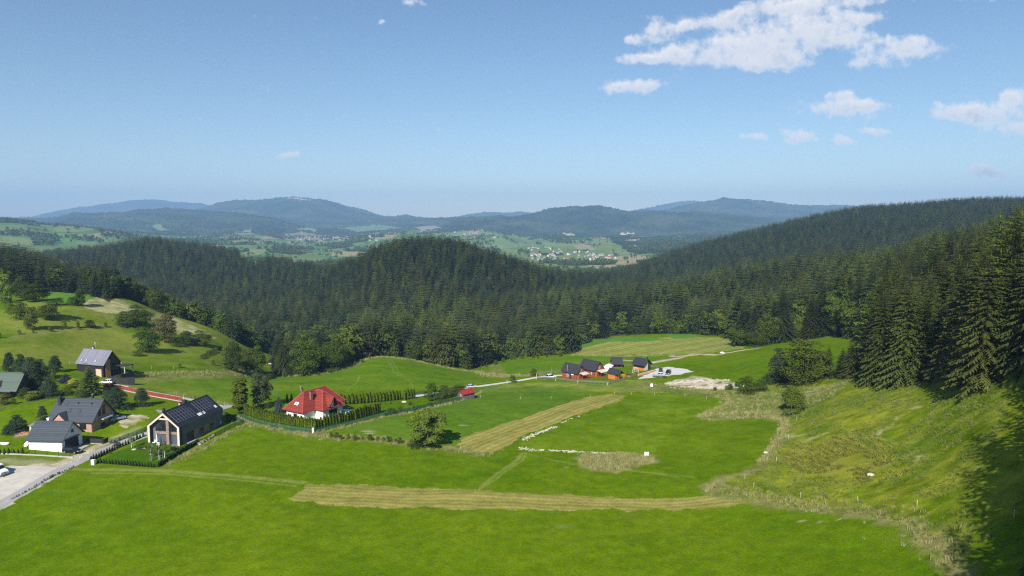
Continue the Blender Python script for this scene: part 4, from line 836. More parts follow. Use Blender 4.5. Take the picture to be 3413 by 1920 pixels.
def raw(name, V, Tt, m):
    return bpy.data.objects.new(name, big_mesh(name, V, tris=Tt, mats=(m,), smooth=False))
FP = []
for i in range(3): V, Tt = spruce_geo(200+i, 17, 9, 3, R=.23+.03*i, wid=.46, droop=.36, power=.62); FP.append(raw('a%d_spruce' % i, V, Tt, (M_SPR, M_SPR2, M_SPR)[i]))
for i in range(1): V, Tt = spruce_geo(210+i, 16, 9, 3, R=.23, wid=.42, droop=.15, rise=.3, power=.6); FP.append(raw('b%d_larch' % i, V, Tt, M_LAR))
for i in range(2): V, Tt = blob_crown(220+i, broad_blobs(230+i, 16, .36, .15, .93), .040, 900); FP.append(raw('c%d_broad' % i, V, Tt, M_BRD))
rest = ~CH_; n_ = rest.sum(); kd = KD[rest]; ki = np.where(kd == 0, rng.integers(0, 2, n_)*2, np.where(kd == 1, 1, np.where(kd == 2, 3, 4+rng.integers(0, 2, n_))))
hh = HH[rest]; ww = hh*rng.uniform(.8, 1.15, n_)*np.where((P[rest][:, 1] < 140) & (UU[rest] > 2590), .62, 1)*np.where(kd < 2, .92, 1); mass('forest', np.column_stack([P[rest], Z[rest]-.3]), np.column_stack([ww, ww, hh]), ki, FP, 'dense spruce and mixed forest covering the valley and hills')
print('trees', len(P), int(CH_.sum()))
# ---------------------------------------------------------------- building materials
WHITE = mat('white_render', (.78, .77, .74), .8, (.68, .67, .64), .6, bump=.1)
GLASS = mat('window_glass', (.012, .016, .020), .06, spec=.8)
GLASSB = mat('roof_window_glass', (.45, .52, .60), .08, spec=.9)
GLASSK = mat('dark_blue_glass', (.05, .075, .11), .08, spec=.9)
FRAME = mat('dark_frame', (.035, .037, .042), .5)
WFRAME = mat('white_frame', (.75, .75, .75), .5)
TILE = stripes('graphite_tiles', (.052, .062, .075), (.030, .036, .044), .36, 2, .42, .6, .16)
TILEB = stripes('graphite_seams', (.020, .021, .026), (.010, .010, .012), .55, 0, .38, .4, .08)
METAL = stripes('violet_grey_metal', (.175, .175, .215), (.12, .12, .15), .55, 0, .45, .3, .06)
REDT = stripes('red_roof_tiles', (.23, .040, .028), (.11, .015, .010), .34, 2, .45, .6, .18, vary=.3)
REDM = stripes('red_sheet_roof', (.27, .025, .020), (.25, .02, .02), .4, 0, .4, .3, .1)
GREENT = stripes('green_tiles', (.085, .115, .092), (.055, .085, .065), .36, 2, .5, .6, .15)
BLACKR = mat('black_shingles', (.022, .023, .030), .7, (.036, .036, .044), 3, bump=.3)
BRICK = stripes('orange_brick', (.44, .235, .165), (.36, .30, .26), .14, 2, .85, .3, .16, .30, vary=.5)
STONE = stripes('brown_brick_cladding', (.27, .195, .155), (.17, .13, .11), .12, 2, .85, .3, .2, .28, vary=.7)
GREYW = mat('grey_render', (.100, .110, .125), .75, (.115, .125, .14), .8)
BEIGE = mat('beige_fascia', (.58, .50, .43), .8, (.52, .45, .39), 2)
BROWNW = stripes('brown_boards', (.095, .065, .050), (.04, .03, .025), .16, 1, .7, .4, .15)
BLACKW = stripes('black_boards', (.022, .020, .024), (.008, .008, .009), .18, 0, .7, .4, .18, vary=.4)
ORANGEW = stripes('orange_larch_boards', (.44, .22, .09), (.22, .10, .04), .18, 1, .65, .4, .12, vary=.5)
PALEW = stripes('pale_boards', (.62, .42, .30), (.45, .3, .2), .2, 0, .7, .3, .1)
REDW = stripes('red_brown_logs', (.27, .070, .032), (.10, .025, .012), .22, 2, .6, .6, .18, vary=.4)
ORW = stripes('orange_logs', (.56, .205, .050), (.26, .09, .02), .22, 2, .6, .6, .18, vary=.4)
DOORG = mat('grey_roller_door', (.075, .088, .110), .45)
DOORK = mat('black_door', (.012, .013, .016), .45)
STEEL = mat('galvanised_steel', (.42, .44, .46), .35, metal=.8)
PANEL = mat('solar_cells', (.012, .013, .022), .16, spec=.7); PFR = mat('panel_frame', (.10, .105, .125), .5)
CONC = mat('concrete', (.42, .41, .38), .9, (.33, .32, .30), 2, bump=.2)
PAVE = mat('terrace_paving', (.20, .18, .17), .9, (.15, .14, .13), 2)
GREYWOOD = mat('weathered_wood', (.20, .19, .17), .9, (.11, .10, .09), 3)
SHEDW = stripes('grey_brown_boards', (.12, .105, .095), (.05, .045, .04), .2, 0, .85, .4, .15, vary=.6)
def root_for(P, s, name, label, cat, group=None):
    x, y, az, L, Wd = P[:5]; az = math.radians(az); ex = Vector((math.sin(az), math.cos(az), 0))
    z = float(H(x, y)) if len(P) < 10 else P[9]
    if s == 1: o = Vector((x, y, z))+ex*L; d = -ex
    else: o = Vector((x, y, z)); d = ex
    return empty(name, o, math.atan2(d.y, d.x), label, cat, group)
def walls(r, P, m, name='wall', x0=0, gx=None, drop=2.0):
    L, Wd, he, hr = P[3:7]; L1 = L if gx is None else gx
    return MB().prism([(0, -drop), (Wd, -drop), (Wd, he), (Wd/2, hr), (0, he)], x0, L1, 0).obj(name, m, r)
def roof(r, P, m, t=.18, name='roof', lift=.10):
    L, Wd, he, hr, ox, oy = P[3:9]; sl = (hr-he)/(Wd/2); k = lift
    a = MB(); ze = he-oy*sl+k; zr = hr+k
    a.slab([(-ox, -oy, ze), (L+ox, -oy, ze), (L+ox, Wd/2, zr), (-ox, Wd/2, zr)], t)
    a.slab([(L+ox, Wd+oy, ze), (-ox, Wd+oy, ze), (-ox, Wd/2+.003, zr), (L+ox, Wd/2+.003, zr)], t)
    o = a.obj(name, m, r)
    g = MB().cyl((-ox, -oy-.07, ze-.08), (L+ox, -oy-.07, ze-.08), .08, n=6).cyl((L-.1, -oy-.02, ze-.1), (L-.1, -.08, ze-.5), .05, n=6).cyl((L-.1, -.08, ze-.5), (L-.1, -.08, -.2), .05, n=6)
    g.obj('gutter', FRAME, r)
    c = MB().prism([(Wd/2-.16, zr-.03), (Wd/2+.16, zr-.03), (Wd/2, zr+.09)], -ox-.01, L+ox+.01, 0).obj('ridge_cap', m, o); c.parent = o
    return o
def window(r, P, face, a, z, w, h, fm=FRAME, gm=GLASS, nm='window', mull=1, sill=False, off=0.0):
    L, Wd = P[3], P[4]
    def T(b, d, zz):         # b along wall, d outwards
        d = d+off
        return {'front': (b, -d, zz), 'back': (b, Wd+d, zz), 'left': (-d, b, zz), 'right': (L+d, b, zz)}[face]
    def bx(m, b0, b1, z0, z1, d0, d1):
        p = [T(b, d, zz) for zz in (z0, z1) for d in (d0, d1) for b in (b0, b1)]
        m.add(p, [(0, 1, 3, 2), (4, 6, 7, 5), (0, 4, 5, 1), (2, 3, 7, 6), (0, 2, 6, 4), (1, 5, 7, 3)])
    f = MB(); t = .09
    bx(f, a, a+w, z, z+t, 0, .07); bx(f, a, a+w, z+h-t, z+h, 0, .07); bx(f, a, a+t, z+t+.001, z+h-t-.001, 0, .07); bx(f, a+w-t, a+w, z+t+.001, z+h-t-.001, 0, .07)
    for k in range(1, mull+1):
        c = a+w*k/(mull+1); bx(f, c-.04, c+.04, z+t+.001, z+h-t-.001, 0, .06)
    fo = f.obj(nm, fm, r); g = MB(); bx(g, a+.05, a+w-.05, z+.05, z+h-.05, -.02, .03); g.obj('pane', gm, fo)
    if sill: s = MB(); bx(s, a-.08, a+w+.08, z-.07, z-.005, 0, .14); s.obj('sill', CONC, fo)
    return fo
def door(r, P, face, a, w, h, m, nm='door', z=0.0, off=0):
    f = window(r, P, face, a, z, w, h, FRAME, m, nm, 0, off=off); 
    k = [c for c in f.children][0]; k.name = 'door_leaf'
    return f
def roofpt(P, x, s, lift=.12):
    """point on the y=0 side roof slope, s metres up from the eave"""
    L, Wd, he, hr, ox, oy = P[3:9]; sl = (hr-he)/(Wd/2); ln = math.hypot(1, sl); c, n = 1/ln, sl/ln
    return Vector((x, -oy+s*c, he-oy*sl+s*n+lift)), Vector((0, c, n)), Vector((0, -n, c))
def skylight(r, P, x, s, w=.8, h=1.2, gm=GLASSK, fm=FRAME, nm='skylight'):
    p, u, n = roofpt(P, x, s); X = Vector((1, 0, 0))
    def bb(m, a0, a1, b0, b1, d0, d1):
        q = [p+X*a+u*b+n*d for d in (d0, d1) for b in (b0, b1) for a in (a0, a1)]
        m.add(q, [(0, 2, 3, 1), (4, 5, 7, 6), (0, 1, 5, 4), (2, 6, 7, 3), (0, 4, 6, 2), (1, 3, 7, 5)])
    f = MB(); t = .07; bb(f, 0, w, 0, t, -.05, .1); bb(f, 0, w, h-t, h, -.05, .1); bb(f, 0, t, t+.001, h-t-.001, -.05, .1); bb(f, w-t, w, t+.001, h-t-.001, -.05, .1)
    o = f.obj(nm, fm, r); g = MB(); bb(g, t*.6, w-t*.6, t*.6, h-t*.6, -.02, .07); g.obj('pane', gm, o); return o
def chimney(r, x, y, z0, z1, w=.7, m=FRAME, cap=FRAME, d=None):
    d = d or w; o = MB().box(x-w/2, x+w/2, y-d/2, y+d/2, z0, z1).obj('chimney', m, r)
    MB().box(x-w/2-.06, x+w/2+.06, y-d/2-.06, y+d/2+.06, z1+.002, z1+.10).cyl((x, y, z1+.1), (x, y, z1+.4), .09).obj('chimney_cap', cap, o); return o
def aerial(r, x, y, z, h=1.6):
    m = MB().cyl((x, y, z), (x, y, z+h), .035, n=5)
    for k in range(5): m.cyl((x-.3+.05*k, y, z+h-.15*k-.05), (x+.3-.05*k, y+.05, z+h-.15*k-.05), .02, n=4)
    return m.obj('aerial', WFRAME, r)
# ---------------------------------------------------------------- barn shaped house with solar panels
P1 = (-90.52, 183.65, 11.3, 19.40, 9.82, 5.27, 9.11, .12, .11)
r = root_for(P1, -1, 'house', 'modern barn shaped grey house with solar panels on its black roof', 'house')
L, Wd, he, hr = P1[3:7]; sl = (hr-he)/(Wd/2)
walls(r, P1, GREYW, x0=1.2)
ring = lambda t, zt: [(t, -2.0), (t, he-t*.38), (Wd/2, hr-t*1.27), (Wd-t, he-t*.38), (Wd-t, -2.0)]
def portal(x0, x1, m, nm, t=.55, drop=-2.0):
    o = [(0, drop), (0, he), (Wd/2, hr), (Wd, he), (Wd, drop)]; i = [(t, drop), (t, he-t*.38), (Wd/2, hr-t*1.27), (Wd-t, he-t*.38), (Wd-t, drop)]
    a = MB(); vs = [(x, y, z) for x in (x0, x1) for y, z in o+i]; fs = []
    for k in range(4):
        fs += [(k, k+1, 5+k+1, 5+k), (10+k+1, 10+k, 15+k, 15+k+1), (k+1, k, 10+k, 10+k+1), (5+k, 5+k+1, 15+k+1, 15+k)]
    a.add(vs, fs); return a.obj(nm, m, r)
portal(.012, 1.198, BROWNW, 'porch_walls', .5); portal(-.05, .010, BEIGE, 'fascia', .66)
roof(r, P1, TILEB, .16)
MB().box(.35, 1.25, 3.5, 4.35, -1, 7.9).obj('brick_pillar', STONE, r)
MB().box(.8, 1.22, 4.36, 8.3, 2.75, 3.45).box(.8, 1.22, .56, 3.49, 2.75, 3.45).box(.8, 1.22, 7.75, 8.3, -1, 2.749).obj('brick_band', STONE, r)
MB().box(.15, .34, 2.6, 7.3, 6.95, 7.35).obj('beam', BEIGE, r)
MB().box(.4, .55, 3.1, 3.25, -1, 6.2).obj('downpipe', FRAME, r)
for a, w in ((4.45, 3.2), (.75, 2.4)):
    g = MB().box(1.05, 1.19, a, a+w, 0, 2.6).obj('roller_door', DOORG, r)
g = MB().prism([(4.4, 3.46), (8.2, 3.46), (8.2, 5.0), (5.3, 7.2), (4.4, 7.4)], 1.1, 1.18, 0).obj('gable_window', GLASS, r); MB().box(1.02, 1.099, 6.2, 6.32, 3.46, 6.5).box(1.02, 1.099, 4.4, 8.2, 3.46, 3.58).obj('frame', FRAME, g)
g = MB().prism([(.6, 3.46), (3.3, 3.46), (3.3, 7.2), (.6, 5.0)], 1.1, 1.18, 0).obj('gable_window', GLASS, r); MB().box(1.02, 1.099, 1.7, 1.82, 3.46, 5.8).box(1.02, 1.099, .6, 3.3, 3.46, 3.58).obj('frame', FRAME, g)
MB().box(6.0, 15.7, -.05, .05, -.2, 2.75).obj('brick_cladding', STONE, r)
door(r, P1, 'front', 3.0, 2.9, 2.6, DOORK, off=.02); window(r, P1, 'front', 8.4, .8, 1.9, 1.6, off=.05, mull=0); window(r, P1, 'front', 13.1, .8, 1.9, 1.6, off=.05, mull=1)
MB().box(18.2, 18.42, -.12, 0, 1.0, 1.7).obj('meter_box', WFRAME, r)
MB().box(2.6, 19.6, -.9, -.02, -.6, .06).obj('plinth_paving', CONC, r)
for x0, n, rows in ((1.0, 7, 4), (11.2, 6, 4)):
    for i in range(n):
        for j in range(rows):
            if x0 > 10 and i in (5,) and j == 0: continue
            if x0 < 10 and i == 6 and j > 2: continue
            skylight(r, P1, x0+i*1.16, 1.25+j*1.12, 1.12, 1.08, PANEL, PFR, 'solar_panel')
for x, s in ((9.4, .75), (10.2, .75), (11.6, .75), (17.5, 1.1)): skylight(r, P1, x, s, .62, .95, GLASSB, WFRAME)
chimney(r, 9.6, 5.3, 7.6, 10.0, .95); chimney(r, 1.6, 5.8, 7.6, 9.6, .6); chimney(r, 9.2, 6.4, 7.2, 9.4, .6, BRICK)
aerial(r, 10.2, 5.9, 9.6, 1.7); MB().cyl((14.6, 5.4, 8.8), (14.6, 5.4, 9.9), .12).obj('flue', FRAME, r)
tc_ = MB().box(-4.2, 1.1, .4, 9.4, -.9, .05).obj('terrace', PAVE, r)
# ---------------------------------------------------------------- garage
P2 = (-116.39, 174.55, -86, 9.3, 7.36, 3.6, 7.1, .55, .6)
r = root_for(P2, 1, 'garage', 'white garage with a graphite tiled roof and a black door', 'garage'); walls(r, P2, WHITE); roof(r, P2, TILE)
door(r, P2, 'right', .9, 4.9, 2.75, DOORK, 'garage_door'); window(r, P2, 'right', 3.3, 4.3, .9, .8, gm=GLASSK, mull=0, sill=True); MB().box(9.3, 9.75, .7, 5.9, 2.86, 3.08).obj('door_canopy', FRAME, r)
MB().box(-.1, 9.4, -.08, -.001, -.9, .22).obj('plinth', CONC, r); MB().box(9.3, 12.2, .6, 6.2, -.8, .04).obj('ramp', CONC, r)
# ---------------------------------------------------------------- brick house under construction
P3 = (-117.60, 189.27, -84, 13.0, 9.3, 3.5, 8.4, .6, .55)
r = root_for(P3, 1, 'house', 'unrendered orange brick house with graphite tiled roof behind the white garage', 'house'); walls(r, P3, BRICK); roof(r, P3, TILE)
window(r, P3, 'front', 9.2, .8, 2.0, 1.7); window(r, P3, 'right', 2.6, 3.9, 1.0, 2.2); window(r, P3, 'right', 4.3, 3.9, 1.2, 2.6); window(r, P3, 'right', 3.4, .7, 1.9, 1.7)
MB().box(13.0, 14.3, 2.6, 6.6, 3.05, 3.2).obj('balcony', CONC, r); MB().box(14.3, 14.45, 2.6, 6.6, 2.95, 3.35).obj('awning', WFRAME, r)
MB().box(12.97, 13.04, .01, 9.28, 3.25, 3.42).obj('ring_beam', CONC, r)
chimney(r, 1.0, 3.3, 5.5, 9.1, .8); chimney(r, 9.0, 6.0, 7.2, 9.3, .5, FRAME, STEEL)
skylight(r, P3, 2.6, 5.2, .8, 1.0); skylight(r, P3, 4.6, 2.8, .8, 1.3); skylight(r, P3, 7.6, 2.8, .8, 1.3)
for x in (6.6, 10.6): 
    p, u, n = roofpt(P3, x, 5.6); MB().cyl(p-n*.1, p+Vector((0, 0, .45)), .10).cyl(p+Vector((0, 0, .45)), p+Vector((0, 0, .6)), .17).obj('vent_pipe', FRAME, r)
MB().prism([(1.8, 2.9), (4.0, 5.2), (6.2, 2.9), (6.2, 2.7), (1.8, 2.7)], -1.1, .6, 1).obj('porch_gable', BRICK, r)
a = MB(); a.slab([(1.4, -1.4, 2.75), (4.0, -1.4, 5.45), (4.0, 2.0, 5.45), (1.4, 2.0, 2.75)][::-1], .14); a.slab([(6.6, -1.4, 2.75), (4.003, -1.4, 5.45), (4.003, 2.0, 5.45), (6.6, 2.0, 2.75)], .14); a.obj('porch_roof', TILE, r)
MB().cyl((13.9, 9.2, -1), (13.9, 9.2, 3.2), .1).cyl((13.9, 11.0, -1), (13.9, 11.0, 2.6), .1).obj('canopy_posts', FRAME, r)
a = MB(); a.slab([(9.5, 9.7, 3.15), (13.7, 9.7, 3.15), (13.7, 11.6, 2.2), (9.5, 11.6, 2.2)], .12); a.obj('canopy', TILE, r)
# ---------------------------------------------------------------- black house with glass gable
P4 = (-146.87, 244.81, -72, 12.6, 7.3, 4.66, 9.13, .5, .35)
r = root_for(P4, 1, 'house', 'black boarded house with a violet grey metal roof and glass gable', 'house'); walls(r, P4, BLACKW); roof(r, P4, METAL, .16)
MB().box(9.0, 11.6, -.06, 0, -.3, 2.9).obj('pale_cladding', PALEW, r); MB().box(12.6, 12.68, .9, 2.9, -.3, 6.2).obj('larch_cladding', ORANGEW, r)
g = MB().prism([(3.1, .2), (6.4, .2), (6.4, 5.4), (3.9, 7.9), (3.1, 7.6)], 12.6, 12.66, 0).obj('gable_window', GLASS, r); MB().box(12.661, 12.72, 3.1, 6.4, 2.7, 3.5).box(12.661, 12.72, 4.9, 5.05, .2, 7).obj('frame', FRAME, g)
a = MB(); a.slab([(12.2, 7.55, 4.35), (13.15, 7.55, 4.35), (13.15, 3.75, 9.0), (12.2, 3.75, 9.0)][::-1], .12); a.obj('verge_board', ORANGEW, r)
MB().box(12.4, 13.1, 7.2, 7.7, 3.7, 4.3).obj('eaves_box', PALEW, r)
for x in (1.3, 3.6, 7.9): skylight(r, P4, x, 1.1, .65, 1.0, GLASSB, FRAME)
MB().box(3.4, 5.6, -.33, -.25, 4.62, 4.7).obj('snow_guard', FRAME, r)
chimney(r, 3.6, 4.2, 8.0, 10.0, .7, CONC); aerial(r, 4.3, 4.3, 9.8, 1.9); MB().cyl((10.9, 4.0, 8.6), (10.9, 4.0, 9.7), .1).cyl((10.4, 3.2, 8.3), (11.2, 3.1, 8.5), .06).obj('flue', STEEL, r)
a = MB().box(13.2, 17.4, 4.6, 8.6, 3.35, 3.6).obj('pergola_roof', FRAME, r); MB().box(17.0, 17.35, 4.7, 5.0, -3, 3.349).box(17.0, 17.35, 8.2, 8.5, -3, 3.349).obj('pergola_posts', CONC, r)
MB().box(12.7, 17.6, 1.0, 8.7, -1.6, -.1).obj('terrace', FRAME, r); MB().box(12.8, 17.5, 8.6, 8.66, -.09, .9).box(17.5, 17.56, 2, 8.6, -.09, .9).obj('railing', FRAME, r)
MB().box(-1.6, -.5, -1.2, .2, -1, 1.3).obj('white_porch', WFRAME, r)
# ---------------------------------------------------------------- house with the red hipped roof
A0 = np.array((-64.6, 209.8)); zb = float(H(-62, 212)); az = 31
r = empty('house', (A0[0], A0[1], zb), math.radians(90-az), 'white house with a bright red many sided hipped roof behind the thuja hedge', 'house')   # local x = along, y = left
MB().box(.6, 17.2, .6, 8.4, -1.5, 3.05).obj('wall', WHITE, r); MB().box(5.2, 13.4, -2.9, .55, -1.5, 3.05).obj('bay_wall', WHITE, r); MB().box(6.5, 12.0, 8.45, 11.3, -1.5, 3.05).obj('rear_wall', WHITE, r)
def hip(a, x0, x1, y0, y1, z, sl, t=.16):
    w = min(x1-x0, y1-y0)/2; zr = z+w*sl
    if x1-x0 >= y1-y0: R0, R1 = (x0+w, (y0+y1)/2, zr), (x1-w, (y0+y1)/2, zr)
    else: R0, R1 = ((x0+x1)/2, y0+w, zr), ((x0+x1)/2, y1-w, zr)
    v = [(x0, y0, z), (x1, y0, z), (x1, y1, z), (x0, y1, z), R0, R1]
    f = [(0, 1, 5, 4), (1, 2, 5), (2, 3, 4, 5), (3, 0, 4)] if x1-x0 >= y1-y0 else [(0, 1, 4), (1, 2, 5, 4), (2, 3, 5), (3, 0, 4, 5)]
    b = [(p[0], p[1], z-t) for p in v[:4]]; a.add(v+b, f+[(0, 6, 7, 1), (1, 7, 8, 2), (2, 8, 9, 3), (3, 9, 6, 0), (6, 9, 8, 7)])
    return R0, R1, v
a = MB(); ridges = []
for q in ((-.4, 18.2, -.1, 9.1, 3.0, 1.12), (4.5, 14.1, -3.6, 8.4, 3.02, 1.03), (5.6, 12.9, 6, 12.0, 3.01, 1.25)):
    R0, R1, v = hip(a, *q); ridges += [(R0, R1)]+[(v[k], R0 if ((Vector(v[k])-Vector(R0)).length < (Vector(v[k])-Vector(R1)).length) else R1) for k in range(4)]
ro = a.obj('roof', REDT, r); a = MB()
for p, q in ridges[:-4]: a.cyl(p, q, .13, n=6)
a.obj('ridge_tiles', mat('ridge_tile_red', (.36, .075, .05), .5), ro)
a = MB(); a.slab([(7.2, -3.9, 3.7), (9.3, -3.9, 6.5), (9.3, 1.2, 6.5), (7.2, 1.2, 3.7)][::-1], .16); a.slab([(11.4, -3.9, 3.7), (9.303, -3.9, 6.5), (9.303, 1.2, 6.5), (11.4, 1.2, 3.7)], .16); dm = a.obj('dormer_roof', REDT, r)
g = MB().prism([(7.7, 3.1), (10.9, 3.1), (10.9, 4.0), (9.3, 6.2), (7.7, 4.0)], -3.3, .5, 1).obj('dormer', mat('dark_dormer_boards', (.05, .03, .03), .7), r); MB().box(9.2, 9.4, -3.36, -3.301, 3.2, 5.9).box(8.3, 9.1, -3.34, -3.301, 3.3, 4.8).obj('frame', WFRAME, g)
f = MB().box(7.4, 11.4, -2.98, -2.9, .2, 2.6).obj('window', WFRAME, r); MB().box(7.6, 11.2, -3.02, -2.981, .4, 2.4).obj('pane', GLASS, f)
f = MB().box(.52, .6, 3.6, 5.2, .5, 2.0).obj('window', mat('brown_frame', (.16, .06, .04), .6), r); MB().box(.49, .519, 3.75, 5.05, .65, 1.85).obj('pane', GLASS, f)
# roof windows on the left slope
sl_ = 1.12; uu = Vector((1, 0, sl_)).normalized(); nn_ = Vector((-sl_, 0, 1)).normalized(); 
for k in range(2):
    p = Vector((-.4, 5.3-k*.95, 3.0))+uu*2.0+nn_*.02; Y_ = Vector((0, -1, 0)); m = MB(); q = [p+Y_*b+uu*c+nn_*d for d in (0, .12) for c in (0, 1.25) for b in (0, .8)]
    m.add(q, [(0, 2, 3, 1), (4, 5, 7, 6), (0, 1, 5, 4), (2, 6, 7, 3), (0, 4, 6, 2), (1, 3, 7, 5)]); f = m.obj('skylight', FRAME, r)
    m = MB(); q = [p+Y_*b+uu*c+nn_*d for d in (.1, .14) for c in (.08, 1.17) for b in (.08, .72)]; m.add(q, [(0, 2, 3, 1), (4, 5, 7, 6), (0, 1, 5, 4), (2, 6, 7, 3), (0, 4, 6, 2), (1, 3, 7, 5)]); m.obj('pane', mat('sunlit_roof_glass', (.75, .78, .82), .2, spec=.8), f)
BR = mat('chimney_brick', (.20, .10, .08), .8)
chimney(r, 4.0, 4.9, 6.5, 9.2, .6, BR); chimney(r, 5.4, 2.4, 5.6, 8.4, .8, BR); aerial(r, 3.7, 5.3, 8.9, 1.3)
MB().cyl((14.6, 3.0, 3.0), (14.6, 3.0, 2.4), .1).cyl((.55, 1.7, 1.5), (.2, 1.7, 1.5), .4, .5).obj('satellite_dish', WFRAME, r)
# ---------------------------------------------------------------- wooden cabins
def cabin(P, s, name, label, wm, rm, cat='cabin', **kw):
    r = root_for(P, s, name, label, cat); walls(r, P, wm); roof(r, P, rm, .14); L, Wd, he, hr = P[3:7]; return r
C1 = (28.62, 299.29, -48, 8.3, 5.6, 3.4, 6.2, .6, .6); r = cabin(C1, 1, 'log_cabin', 'front left red brown cabin with a black roof and steel flue', REDW, BLACKR)
window(r, C1, 'front', 2.6, .9, 1.0, 1.1, WFRAME); door(r, C1, 'front', 4.1, 1.0, 2.1, FRAME); window(r, C1, 'right', 2.2, 3.6, 1.0, 1.1, WFRAME); p, u, n = roofpt(C1, 2.9, 1.1); MB().cyl(p-Vector((0, 0, .4)), p+Vector((0, 0, 2.0)), .26).cyl(p+Vector((0, 0, 2.0)), p+Vector((0, 0, 2.25)), .32, .1).obj('flue', STEEL, r)
MB().box(8.3, 10.6, 1.6, 6.2, -1, .3).obj('deck', REDW, r); MB().box(9.9, 10.1, 1.8, 2.0, .3, 2.4).box(9.9, 10.1, 5.6, 5.8, .3, 2.4).obj('porch_posts', REDW, r); MB().slab([(8.3, 1.4, 2.9), (10.9, 1.4, 2.3), (10.9, 6.0, 2.3), (8.3, 6.0, 2.9)], .08).obj('awning', BEIGE, r)
MB().box(8.3, 8.38, .2, 1.6, -.4, 2.5).obj('orange_panel', ORW, r); MB().box(5.3, 6.5, -.35, 0, 1.9, 2.35).obj('air_conditioner', WFRAME, r)
C2 = (37.21, 305.10, -42, 9.0, 5.6, 3.6, 6.7, .6, .6); r = cabin(C2, 1, 'log_cabin', 'red brown cabin with a black roof behind the one with the flue', REDW, BLACKR)
window(r, C2, 'right', 2.4, 3.7, 1.0, 1.2, WFRAME); door(r, C2, 'right', 2.6, 1.4, 2.1, FRAME); window(r, C2, 'front', 6.6, 1.0, .6, 1.0, WFRAME)
MB().box(9.0, 11.4, 1.4, 6.2, -1, .3).obj('deck', REDW, r); MB().slab([(9.0, 1.2, 3.0), (11.8, 1.2, 2.4), (11.8, 6.0, 2.4), (9.0, 6.0, 3.0)], .08).obj('awning', BEIGE, r); MB().box(11.2, 11.35, 1.4, 1.55, .3, 2.5).box(11.2, 11.35, 5.5, 5.65, .3, 2.5).obj('porch_posts', REDW, r); MB().box(9.0, 9.08, .1, 1.3, -.4, 2.6).obj('orange_panel', ORW, r)
C3 = (45.16, 296.95, -40.1, 4.35, 3.2, 2.6, 4.2, .6, .4); r = cabin(C3, 1, 'garden_shed', 'small bright orange shed with a black roof in front of the cabins', ORW, BLACKR, 'shed')
MB().cyl((6.2, .1, -1), (6.2, .1, 2.4), .09).cyl((6.2, 3.1, -1), (6.2, 3.1, 2.4), .09).obj('porch_posts', ORW, r); a = MB(); a.slab([(4.9, -.3, 2.5), (6.5, -.3, 2.5), (6.5, 1.6, 4.15), (4.9, 1.6, 4.15)], .1); a.slab([(6.5, 3.5, 2.5), (4.9, 3.5, 2.5), (4.9, 1.603, 4.15), (6.5, 1.603, 4.15)], .1); a.obj('porch_roof', BLACKR, r); door(r, C3, 'right', 1.0, 1.0, 1.9, ORW)
C4 = (53.90, 333.31, -90, 4.8, 4.6, 2.3, 4.6, .4, .65); r = root_for(C4, 1, 'pavilion', 'open wooden pavilion with a black roof behind the cabins', 'pavilion'); roof(r, C4, BLACKR, .14)
m = MB(); [m.box(x-.09, x+.09, y-.09, y+.09, -1, 2.3) for x in (.2, 2.4, 4.6) for y in (.2, 4.4)]; m.obj('posts', REDW, r); MB().box(.1, 4.7, .1, 4.5, -.9, .15).obj('floor_deck', REDW, r); MB().prism([(.1, 2.3), (4.5, 2.3), (2.3, 4.45)], .05, .2, 0).box(.1, .2, .3, 4.3, .16, 1.0).obj('gable_boards', REDW, r); MB().box(.3, 4.5, 4.25, 4.4, .151, 1.9).obj('back_wall', REDW, r)
C5 = (61.70, 318.95, -43, 6.0, 5.3, 3.0, 5.2, .9, .8); r = cabin(C5, 1, 'cabin', 'cabin with a black roof and pale gable beside the car park', BLACKR, BLACKR)
MB().box(-.05, 6.05, -.08, -.001, -.9, 1.2).obj('log_base', ORW, r); MB().prism([(.05, -.9), (3.1, -.9), (3.1, 4.9), (2.6, 5.0), (.05, 3.0)], 6.001, 6.10, 0).obj('pale_gable', BEIGE, r)
for x in (.4, 1.8, 3.2, 4.6): window(r, C5, 'front', x, 1.35, 1.0, 1.3, FRAME, mull=0, off=.01)
chimney(r, 5.4, 3.4, 4.3, 6.0, .4, BLACKR)
P6 = (-18.07, 251.54, 49.4, 5.22, 3.41, 1.98, 3.01, .32, .30); r = root_for(P6, -1, 'garden_shed', 'small weathered shed with a bright red roof at the end of the garden', 'shed'); walls(r, P6, SHEDW); roof(r, P6, REDM, .1); window(r, P6, 'left', 1.2, .9, .6, .7, WFRAME, mull=0)
gg = G1(20, 1000); P7 = (gg[0]+1.0, gg[1], -84, 11, 8.5, 2.9, 6.9, .6, 1.0); r = root_for(P7, 1, 'house', 'low house with a green tiled roof cut by the left edge of the picture', 'house'); walls(r, P7, BROWNW); roof(r, P7, GREENT); window(r, P7, 'front', 8.2, .8, 1.6, 1.4)
a = MB(); a.slab([(11.6, -1.0, 2.3), (13.3, -.6, 2.1), (12.2, 4.2, 6.6), (11.6, 4.2, 6.9)], .15); a.obj('side_roof', GREENT, r); a = MB().prism([(5.6, 3.4), (7.6, 3.4), (6.6, 5.0)], -.2, 2.4, 1).obj('dormer', BROWNW, r)
